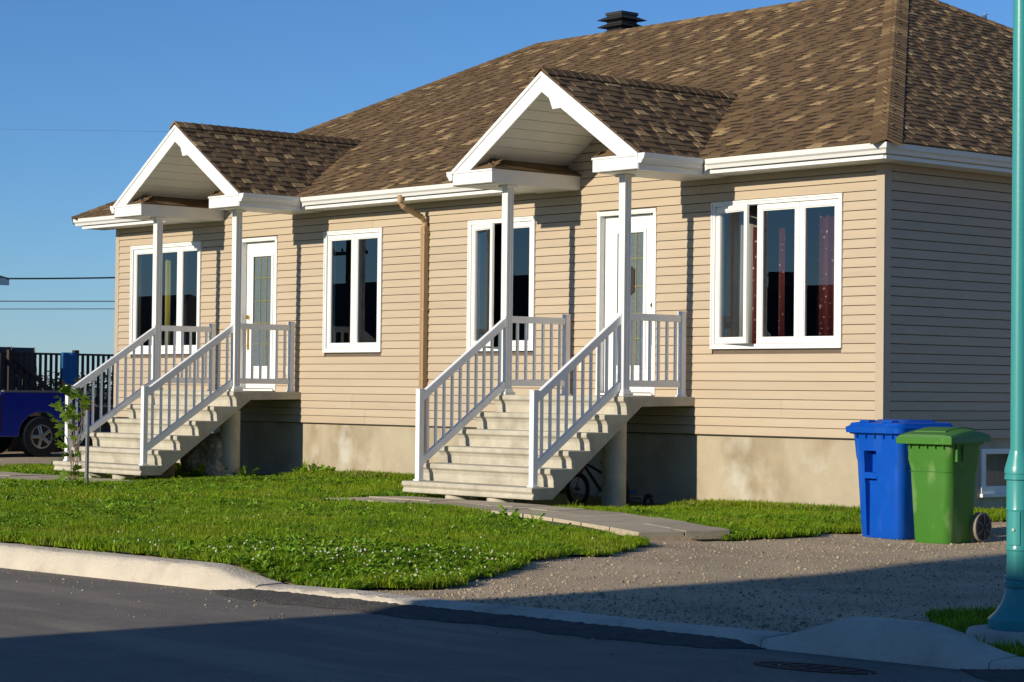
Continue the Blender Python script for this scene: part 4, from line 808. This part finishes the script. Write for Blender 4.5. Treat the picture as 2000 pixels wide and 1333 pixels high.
# pot plant and blue crate glimpsed past the truck tail
def pot(x_, y_, label):
    T = thing('flower_pot', (x_,y_,-.1), label, 'flower pot'); obj('pot', MB().lathe([(.13,-.1),(.17,.16),(.18,.17),(.16,.17)], x_, y_, 20), 'dark', T, smooth=True); rg = random.Random(3)
    fl = {'redp': MB(), 'yellow': MB(), 'weed': MB()}
    for k in range(70):
        m = fl[rg.choice(('redp','yellow','weed','weed'))]; p = Vector((x_+rg.gauss(0,.1), y_+rg.gauss(0,.1), .28+rg.gauss(0,.09))); r = rg.uniform(.02,.05)
        for q in range(5): a = q*1.257; m.add([p, p+Vector((r*cos(a),r*sin(a),.01)), p+Vector((r*cos(a+.9),r*sin(a+.9),.015))], [(0,1,2)])
    for k, m in fl.items(): obj('bloom' if k != 'weed' else 'foliage', m, k, T, fix=False)
pot(-22.3, 4.3, 'pot of red and yellow flowers behind the left stair railing')
T = thing('storage_crate', (-21.6,4.2,-.1), 'blue plastic crate glimpsed under the left stair railing', 'crate'); obj('tub', B(-21.9,-21.3,3.9,4.6,-.1,.32), 'blue', T, bevel=.03); obj('crate_lid', B(-21.93,-21.27,3.87,4.63,.32,.37), 'blue', T, bevel=.012)
# neighbouring houses (one shows an eave at the left edge, others stand across the road, one unseen block is added for its shadow)
def house2(x0, x1, y0, y1, hw, hr, label, chim=None, axis='x', wall_m='brick2', group='houses around the bungalow', over=.5, fm='farroof'):
    T = thing('neighbour_house', ((x0+x1)/2,(y0+y1)/2,-.2), label, 'house', group)
    obj('wall', B(x0,x1,y0,y1,-.3,hw), wall_m, T); ym, xm = (y0+y1)/2, (x0+x1)/2
    if axis == 'x': rp = MB().prism([(y0-over,hw-.1),(ym,hr),(y1+over,hw-.1),(y1+over,hw-.25),(ym,hr-.2),(y0-over,hw-.25)], x0-over, x1+over, 0); gb = MB().prism([(y0,hw),(y1,hw),(ym,hr-.2)], x0, x1, 0)
    elif axis == 'y': rp = MB().prism([(x0-over,hw-.1),(xm,hr),(x1+over,hw-.1),(x1+over,hw-.25),(xm,hr-.2),(x0-over,hw-.25)], y0-over, y1+over, 1); gb = MB().prism([(x0,hw),(x1,hw),(xm,hr-.2)], y0, y1, 1)
    else:
        rp = MB().add([(x0-over,y0-over,hw),(x1+over,y0-over,hw),(x1+over,y1+over,hw),(x0-over,y1+over,hw),(x0+(y1-y0)/2,ym,hr),(x1-(y1-y0)/2,ym,hr)], [(0,1,5,4),(1,2,5),(2,3,4,5),(3,0,4),(3,2,1,0)]); gb = None
    obj('roof', rp, fm, T)
    if gb: obj('gable', gb, wall_m, T)
    if axis == 'hip': obj('fascia', ring(0,1,0,1,.1,0,1).__class__().box(x0-over-.02,x1+over+.02,y0-over-.02,y0-over,hw-.18,hw-.01).box(x1+over,x1+over+.02,y0-over,y1+over,hw-.18,hw-.01), 'white2', T); obj('soffit', B(x0-over,x1+over,y0-over,y1+over,hw-.16,hw-.14), 'soffit', T)
    n_ = max(2, int((x1-x0)/4))
    for k in range(n_):
        cx = x0+(k+.5)*(x1-x0)/n_; w_ = obj('window', ring(cx-.75,cx+.75,.9,2.1,.08,y1,y1+.05), 'white', T); obj('pane', B(cx-.68,cx+.68,y1+.01,y1+.02,.97,2.03), 'dark', w_)
    if chim: obj('chimney', B(chim-.35,chim+.35,ym-.35,ym+.35,hr-.6,hr+.55).box(chim-.45,chim+.45,ym-.45,ym+.45,hr+.4,hr+.47), 'dark', T)
    return T
house2(-46, -34.05, -4, 7.75, 3.74, 6.2, 'neighbour house whose white eave corner shows at the far left edge', axis='hip', over=.45)
house2(4.8, 24, -36, -26, 3.6, 7.15, 'house across the road whose long shadow falls over road and driveway', axis='x', over=.0)
T = thing('neighbour_house', (5.5,-31,-.2), 'unseen tall block with flared mono pitch roof, added across the road to shape the driveway shadow', 'house', 'houses around the bungalow')
wq = [(5.0,-27,5.55),(7.35,-27,5.55),(7.35,-35,9.75),(3.6,-35,9.75)]  # added unseen block, its flared roof shaped to give the driveway shadow its edge
wl_ = [(4.78,-27.05,5.5),(7.35,-27.05,5.5),(7.35,-34.9,9.55),(4.78,-34.9,9.55)]; obj('wall', MB().loft([[(x_,y_,-.3) for x_,y_,_ in wl_], wl_]), 'brick2', T); obj('roof', MB().loft([[(x_,y_,z_+.01) for x_,y_,z_ in wq], [(x_,y_,z_+.16) for x_,y_,z_ in wq]]), 'farroof', T)
for k in range(2): w_ = obj('window', ring(5.4+k*.95,6.1+k*.95,3.2,4.4,.07,-27.0,-26.95), 'white', T); obj('pane', B(5.47+k*.95,6.03+k*.95,-26.99,-26.98,3.27,4.33), 'dark', w_)
house2(-52, -36, -52, -42, 2.9, 5.3, 'dark roofed house across the road mirrored in the corner window', chim=-44, axis='hip')
house2(-74, -56, -52, -42, 3.0, 6.2, 'dark gabled house across the road mirrored in the middle window', chim=-66, axis='x')
house2(-100, -80, -52, -42, 3.0, 6.0, 'dark house far across the road mirrored in the left window', axis='hip')
T = thing('utility_pole', (-49,-30,-.1), 'wooden utility pole with crossarm across the road mirrored in a window', 'utility pole'); obj('pole', MB().tube([(-49,-30,-.2),(-49,-30,6.6)], [.16,.11], 12), 'wood', T, smooth=True); obj('crossarm', B(-50,-48,-30.06,-29.94,5.9,6.02), 'wood', T)
for k in (-.9,-.4,.4,.9): obj('insulator', MB().lathe([(.03,6.02),(.05,6.08),(.03,6.15)], -49+k, -30, 10), 'dark', T)
# overhead wires
def ray(px, py, t): d = fw+rt*((px-1000)/FPX)-up*((py-666.5)/FPX); return Vector(CAM)+d*t
def wire(p, q, r, sag, label):
    p, q = Vector(p), Vector(q); pts = [p.lerp(q, k/24)-Vector((0,0,sag*4*(k/24)*(1-k/24))) for k in range(25)]; o = obj('overhead_wire', MB().tube(pts, r, 6), 'cord', base=tuple(p)); tag(o, label, 'wire', 'overhead wires left of the house')
wire((-33.6,8.1,3.72), (-30.0,17.0,4.35), .022, .10, 'thick service wire from the far left eave towards the house')
wire((-62,-4.0,3.55), (-44,24,3.95), .016, .05, 'upper one of two close thin wires low in the sky')
wire((-62,-4.0,3.27), (-44,24,3.72), .013, .05, 'lower one of two close thin wires low in the sky')
wire((-62,-4.0,8.9), (-44,24,9.3), .003, .0, 'single very thin wire high in the sky at left')
# mast on the hip, right
p = Vector((-4.24,7.27,6.66)); T = thing('roof_antenna', (p.x,p.y,6.3), 'small thin antenna behind the right roof slope', 'antenna'); obj('mast', MB().tube([(p.x,p.y,6.3),(p.x,p.y,p.z-.1)], .006, 6), 'stake', T); obj('crossbar', MB().tube([(p.x,p.y-.05,p.z-.16),(p.x,p.y+.08,p.z-.11)], .006, 5), 'stake', T); obj('insulator', MB().tube([(p.x,p.y+.03,p.z-.26),(p.x,p.y+.04,p.z-.14)], .010, 6), 'dark', T)
# far trees behind the deck
rg = random.Random(11); hm = MB()
for k in range(16000):
    t = rg.random(); x_ = -150+t*140+rg.gauss(0,2); y_ = 35+t*125+rg.gauss(0,3)
    hgt = 1.7+.35*sin(t*37)+.3*sin(t*91); zz = rg.uniform(-.3, max(.4, hgt)); r = rg.uniform(.1,.25); a = rg.uniform(0,6.28); e = rg.uniform(-.7,.7)
    u = Vector((cos(a),sin(a),e))*r; v_ = Vector((-sin(a),cos(a),rg.uniform(-.5,.9)))*r; c_ = Vector((x_,y_,zz)); hm.add([c_-u, c_+v_, c_+u*1.1, c_-v_*.8], [(0,1,2,3)])
o = obj('far_trees', hm, 'hedge', base=(-80,98,-.3), fix=False); tag(o, 'low dark green treeline on the horizon behind the deck', 'trees', kind='stuff')

# ================================================================= grass, weeds, clover, stones (uncountable stuff)
def library(name, meshes):
    c_ = bpy.data.collections.new(name)
    for i, me in enumerate(meshes): o = bpy.data.objects.new('%s_%02d' % (name, i), me); c_.objects.link(o)
    return c_
def scatter(name, lib, pos, scale, rot, label, cat, base=(0,0,0), idx=None):
    n_ = len(pos); me = bpy.data.meshes.new(name); me.vertices.add(n_); me.vertices.foreach_set('co', (pos-np.array(base)).astype(np.float32).ravel())
    a = me.attributes.new('sc','FLOAT','POINT'); a.data.foreach_set('value', scale.astype(np.float32)); a = me.attributes.new('rot','FLOAT_VECTOR','POINT'); a.data.foreach_set('vector', rot.astype(np.float32).ravel())
    a = me.attributes.new('pick','INT','POINT'); a.data.foreach_set('value', (idx if idx is not None else np.random.randint(0, len(lib.objects), n_)).astype(np.int32))
    o = bpy.data.objects.new(name, me); COL.objects.link(o); o.location = base
    t = bpy.data.node_groups.new(name, 'GeometryNodeTree'); t.interface.new_socket('Geometry', in_out='INPUT', socket_type='NodeSocketGeometry'); t.interface.new_socket('Geometry', in_out='OUTPUT', socket_type='NodeSocketGeometry')
    N, L = t.nodes, t.links; gi, go = N.new('NodeGroupInput'), N.new('NodeGroupOutput'); ip = N.new('GeometryNodeInstanceOnPoints'); ci = N.new('GeometryNodeCollectionInfo'); ci.inputs['Collection'].default_value = lib; ci.inputs['Separate Children'].default_value = True; ci.inputs['Reset Children'].default_value = True
    def at(nm, tp): q = N.new('GeometryNodeInputNamedAttribute'); q.data_type = tp; q.inputs['Name'].default_value = nm; return q.outputs[0]
    L.new(gi.outputs[0], ip.inputs['Points']); L.new(ci.outputs[0], ip.inputs['Instance']); ip.inputs['Pick Instance'].default_value = True; L.new(at('pick','INT'), ip.inputs['Instance Index'])
    er = N.new('FunctionNodeEulerToRotation'); L.new(at('rot','FLOAT_VECTOR'), er.inputs[0]); L.new(er.outputs[0], ip.inputs['Rotation']); L.new(at('sc','FLOAT'), ip.inputs['Scale']); L.new(ip.outputs[0], go.inputs[0])
    m = o.modifiers.new('scatter','NODES'); m.node_group = t; return tag(o, label, cat, kind='stuff')
def tuft(seed, n_, h, spread, mt='grass', wd=.004):
    rg = random.Random(seed); m = MB()
    for k in range(n_):
        a = rg.uniform(0,6.28); r = spread*sqrt(rg.random()); x_, y_ = r*cos(a), r*sin(a); H = h*rg.uniform(.5,1.15); b = rg.uniform(0,6.28); ln = rg.uniform(.15,.75)*H; w_ = wd*rg.uniform(.7,1.3); c_, s_ = cos(b), sin(b)
        m.add([(x_-w_*s_,y_+w_*c_,0),(x_+w_*s_,y_-w_*c_,0),(x_+ln*.4*c_+w_*.8*s_,y_+ln*.4*s_-w_*.8*c_,H*.6),(x_+ln*.4*c_-w_*.8*s_,y_+ln*.4*s_+w_*.8*c_,H*.6),(x_+ln*c_,y_+ln*s_,H)], [(0,1,2,3),(3,2,4)])
    return mesh('tuft', m, mt, fix=False)
def rosette(seed, n_, ln, wd, up_):
    rg = random.Random(seed); m = MB()
    for k in range(n_):
        a = rg.uniform(0,6.28); L_ = ln*rg.uniform(.6,1.2); e = rg.uniform(.3,1)*up_; w_ = wd*rg.uniform(.7,1.2); c_, s_ = cos(a), sin(a); q = lambda t, z_, d: (L_*t*c_-d*s_, L_*t*s_+d*c_, z_*L_)
        m.add([q(0,0,0),q(.4,e*.6,w_*.7),q(.75,e*.95,w_),q(1,e*.9,0),q(.75,e*.95,-w_),q(.4,e*.6,-w_*.7)], [(0,1,2,3,4,5)])
    return mesh('rosette', m, 'weed', fix=False)
def cloverhead(seed):
    bm = bmesh.new(); bmesh.ops.create_icosphere(bm, subdivisions=1, radius=.0078, matrix=Matrix.Translation((0,0,.062))); me = bpy.data.meshes.new('clover'); bm.to_mesh(me); bm.free(); me.materials.append(MT['clover']); return me
def pebble(seed, mt='stone'):
    rg = random.Random(seed); bm = bmesh.new(); bmesh.ops.create_icosphere(bm, subdivisions=1, radius=1)
    for v_ in bm.verts: v_.co = Vector((v_.co.x*rg.uniform(.6,1.2), v_.co.y*rg.uniform(.6,1.2), v_.co.z*rg.uniform(.4,.8)))
    me = bpy.data.meshes.new('pebble'); bm.to_mesh(me); bm.free(); me.materials.append(MT[mt]); return me
G1 = library('grass_tufts', [tuft(i, 18, .046, .05, wd=.0032) for i in range(3)]+[tuft(10+i, 18, .044, .05, 'grass3', .0032) for i in range(2)]+[tuft(15, 18, .046, .05, 'grass4', .0032)]+[tuft(20+i, 12, .046, .05, 'grass2', .003) for i in range(2)])
RNG = np.random.RandomState(4)
def sample(x0, x1, y0, y1, n_, test):
    x = RNG.uniform(x0, x1, n_); y = RNG.uniform(y0, y1, n_); k = test(x, y); x, y = x[k], y[k]; P = np.stack([x, y, ground_z(x, y)+.016], -1); q = proj(P); k = (q[:,0] > -350) & (q[:,0] < 2350) & (q[:,2] > 4) & (q[:,1] > 600) & (q[:,1] < 1500); return P[k]
def not_walk(x, y):
    near = np.interp(x, [-5.0,-3.6,-2.3,-1,.25,1.45], [-3.6,-3.6,-3.65,-4,-4.5,-5]); far = np.interp(x, [-4.9,-3.6,-2.3,-1,.4,1.65], [-2.45,-2.45,-2.55,-2.85,-3.4,-4.05])
    a = (x > -5.05) & (x < 1.7) & (y > near-.16-.06*np.sin(x*5)) & (y < far+.04); b = (x < -9.85) & (x > -16.1) & (y > np.interp(x,[-16,-14,-12,-9.9],[-4.5,-4.3,-4.1,-3.95])-.02) & (y < np.interp(x,[-16,-14,-12,-9.9],[-3,-2.85,-2.75,-2.75])+.03)
    gap = (x > -1.8) & (x < 1.7) & (y > near-.38-.1*np.sin(x*4)) & (y < near)               # bare gravel beside the walk
    und = ((np.abs(x-CR) < 1.05) | (np.abs(x-CL) < 1.05)) & (y > -2.0)
    return ~(a | b | gap | und)
ok = lambda x, y: in_lawn(x, y) & not_walk(x, y)
P = np.concatenate([sample(-4, 4.6, -12, 0, 66000, ok), sample(-22, -4, -12, 0, 36000, ok), sample(-16, 2, -.35, 0, 3500, ok), sample(.0, 1.4, 0, 9, 4000, ok)])
n_ = len(P); sc_ = RNG.uniform(.7,1.25,n_); patch = np.sin(P[:,0]*1.3+2*np.sin(P[:,1]*.9))*np.sin(P[:,1]*1.7+P[:,0]*.4); sc_ *= 1+.25*patch; nearw = (P[:,1] > -.4) & (P[:,0] < 0); sc_[nearw] *= 1.7
dry = (RNG.rand(n_) < .05+.12*(patch < -.45)) | (nearw & (RNG.rand(n_) < .25)); p2 = np.sin(P[:,0]*2.3+1.5*np.sin(P[:,1]*2.1))*np.sin(P[:,1]*3.1+P[:,0]*.8)+RNG.normal(0,.45,n_); idx = np.where(p2 > .55, RNG.randint(3,5,n_), np.where(p2 < -.5, 5, RNG.randint(0,3,n_))); idx = np.where(dry, RNG.randint(6,8,n_), idx)
rot = np.stack([RNG.normal(0,.12,n_), RNG.normal(0,.12,n_), RNG.uniform(0,6.28,n_)], -1)
scatter('grass', G1, P, sc_, rot, 'short green lawn grass in front of the house', 'grass', (-6,-5,0), idx)
P = np.concatenate([sample(7.0, 11, -10.4, -7.6, 5200, lambda x, y: (y > kerb_y(x)+.27) & (np.hypot(x-LX, y-LY) > .33) & ~((np.hypot(x-LX-.25, y-LY+.3) < .42)) & (x-.25*np.sin(y*4)+(y+9)*.35 > 7.75))]); n_ = len(P)
scatter('grass', G1, P, RNG.uniform(.8,1.5,n_), np.stack([RNG.normal(0,.15,n_), RNG.normal(0,.15,n_), RNG.uniform(0,6.28,n_)], -1), 'grass patch around the foot of the teal lamp post', 'grass', (8,-9,0), RNG.randint(0,6,n_))
W1 = library('weed_rosettes', [rosette(i, 7, .075, .016, .8) for i in range(3)]+[rosette(9+i, 9, .045, .013, 1.0) for i in range(3)])
P = np.concatenate([sample(-14, 4.6, -12, 0, 15000, lambda x, y: ok(x, y) & (np.sin(x*1.1+1.3*np.sin(y*1.2))*np.sin(y*1.5+.3*x) > -.25)), sample(1.2, 4.3, -10.4, -8, 1500, ok)]); n_ = len(P)
scatter('weeds', W1, P, RNG.uniform(.6,1.15,n_), np.stack([RNG.normal(0,.15,n_), RNG.normal(0,.15,n_), RNG.uniform(0,6.28,n_)], -1), 'broad leaved weeds and clover leaves scattered through the lawn', 'weeds', (-5,-6,0))
W2 = library('tall_weeds', [rosette(30+i, 10, .17, .028, 1.1) for i in range(3)]+[tuft(40+i, 14, .20, .05, 'grass', .006) for i in range(2)])
spots = [(-.3,-5.0),(.2,-5.15),(.55,-5.4),(-.9,-4.7),(1.1,-5.55),(-10.75,-1.15),(-10.9,-1.3),(-10.6,-.9),(-11.2,-1.5),(-11.9,-1.5),(-9.9,-.15),(-9.6,-.15),(-10.1,-.2),(-4.3,-1.7),(-4.5,-1.6),(-8.9,-4.5),(-8.8,-4.55),(-9.0,-4.4),(-8.7,-4.5),(-12.9,-2.9),(-13.2,-2.4),(-13.6,-2.2),(-14,-2.4),(-13.3,-2.6),(-2.2,-2.4),(-1.4,-2.2),(8.9,-9.5),(9.05,-9.5)]
P = np.array([(x+RNG.normal(0,.07), y+RNG.normal(0,.05), float(ground_z(x,y))+.01) for x, y in spots for _ in range(4)]); n_ = len(P)
scatter('tall_weeds', W2, P, RNG.uniform(.35,.8,n_)*np.where((P[:,0] < -9) & (P[:,1] > -1.9), 1.7, 1), np.stack([RNG.normal(0,.1,n_), RNG.normal(0,.1,n_), RNG.uniform(0,6.28,n_)], -1), 'taller leafy weeds along the walk, steps and foundation', 'weeds', (-4,-3,0))
C1 = library('clover_heads', [cloverhead(i) for i in range(1)])
P = np.concatenate([sample(1.6, 4.3, -10.4, -8.0, 70, ok), sample(2.6, 4.1, -9.7, -7.9, 95, ok), sample(-10, 3, -10.4, -4.4, 90, ok)]); n_ = len(P)
scatter('clover_flowers', C1, P, RNG.uniform(.75,1.15,n_), np.zeros((n_,3)), 'white clover flowers dotted over the lawn near the kerb', 'clover', (2,-9,0))
S1 = library('stones', [pebble(i) for i in range(6)])
dr = lambda x, y: ~in_lawn(x, y) & (y > kerb_y(x)+.25) & ~((x < .02) & (y > 0)) & not_walk(x, y-.0)
P = np.concatenate([sample(-1.2, 12, -10.5, 3, 42000, dr), sample(2.5, 8, -10.4, -8.8, 3000, dr)]); P[:,2] -= .014; n_ = len(P); s_ = .0035+.0042*RNG.exponential(.7, n_)
scatter('gravel_stones', S1, P, np.minimum(s_, .02), RNG.uniform(0,6.28,(n_,3)), 'loose grey brown stones over the gravel driveway', 'gravel', (4,-6,0))
x = RNG.uniform(0, 11, 520); y = kerb_y(x)-RNG.exponential(.45, 520)-.02; P = np.stack([x, y, np.full(520,-.148)], -1)
scatter('road_grit', S1, P, np.minimum(.0025+.0035*RNG.exponential(.7,520), .011), RNG.uniform(0,6.28,(520,3)), 'small loose stones on the asphalt beside the kerb', 'gravel', (5,-11,0))
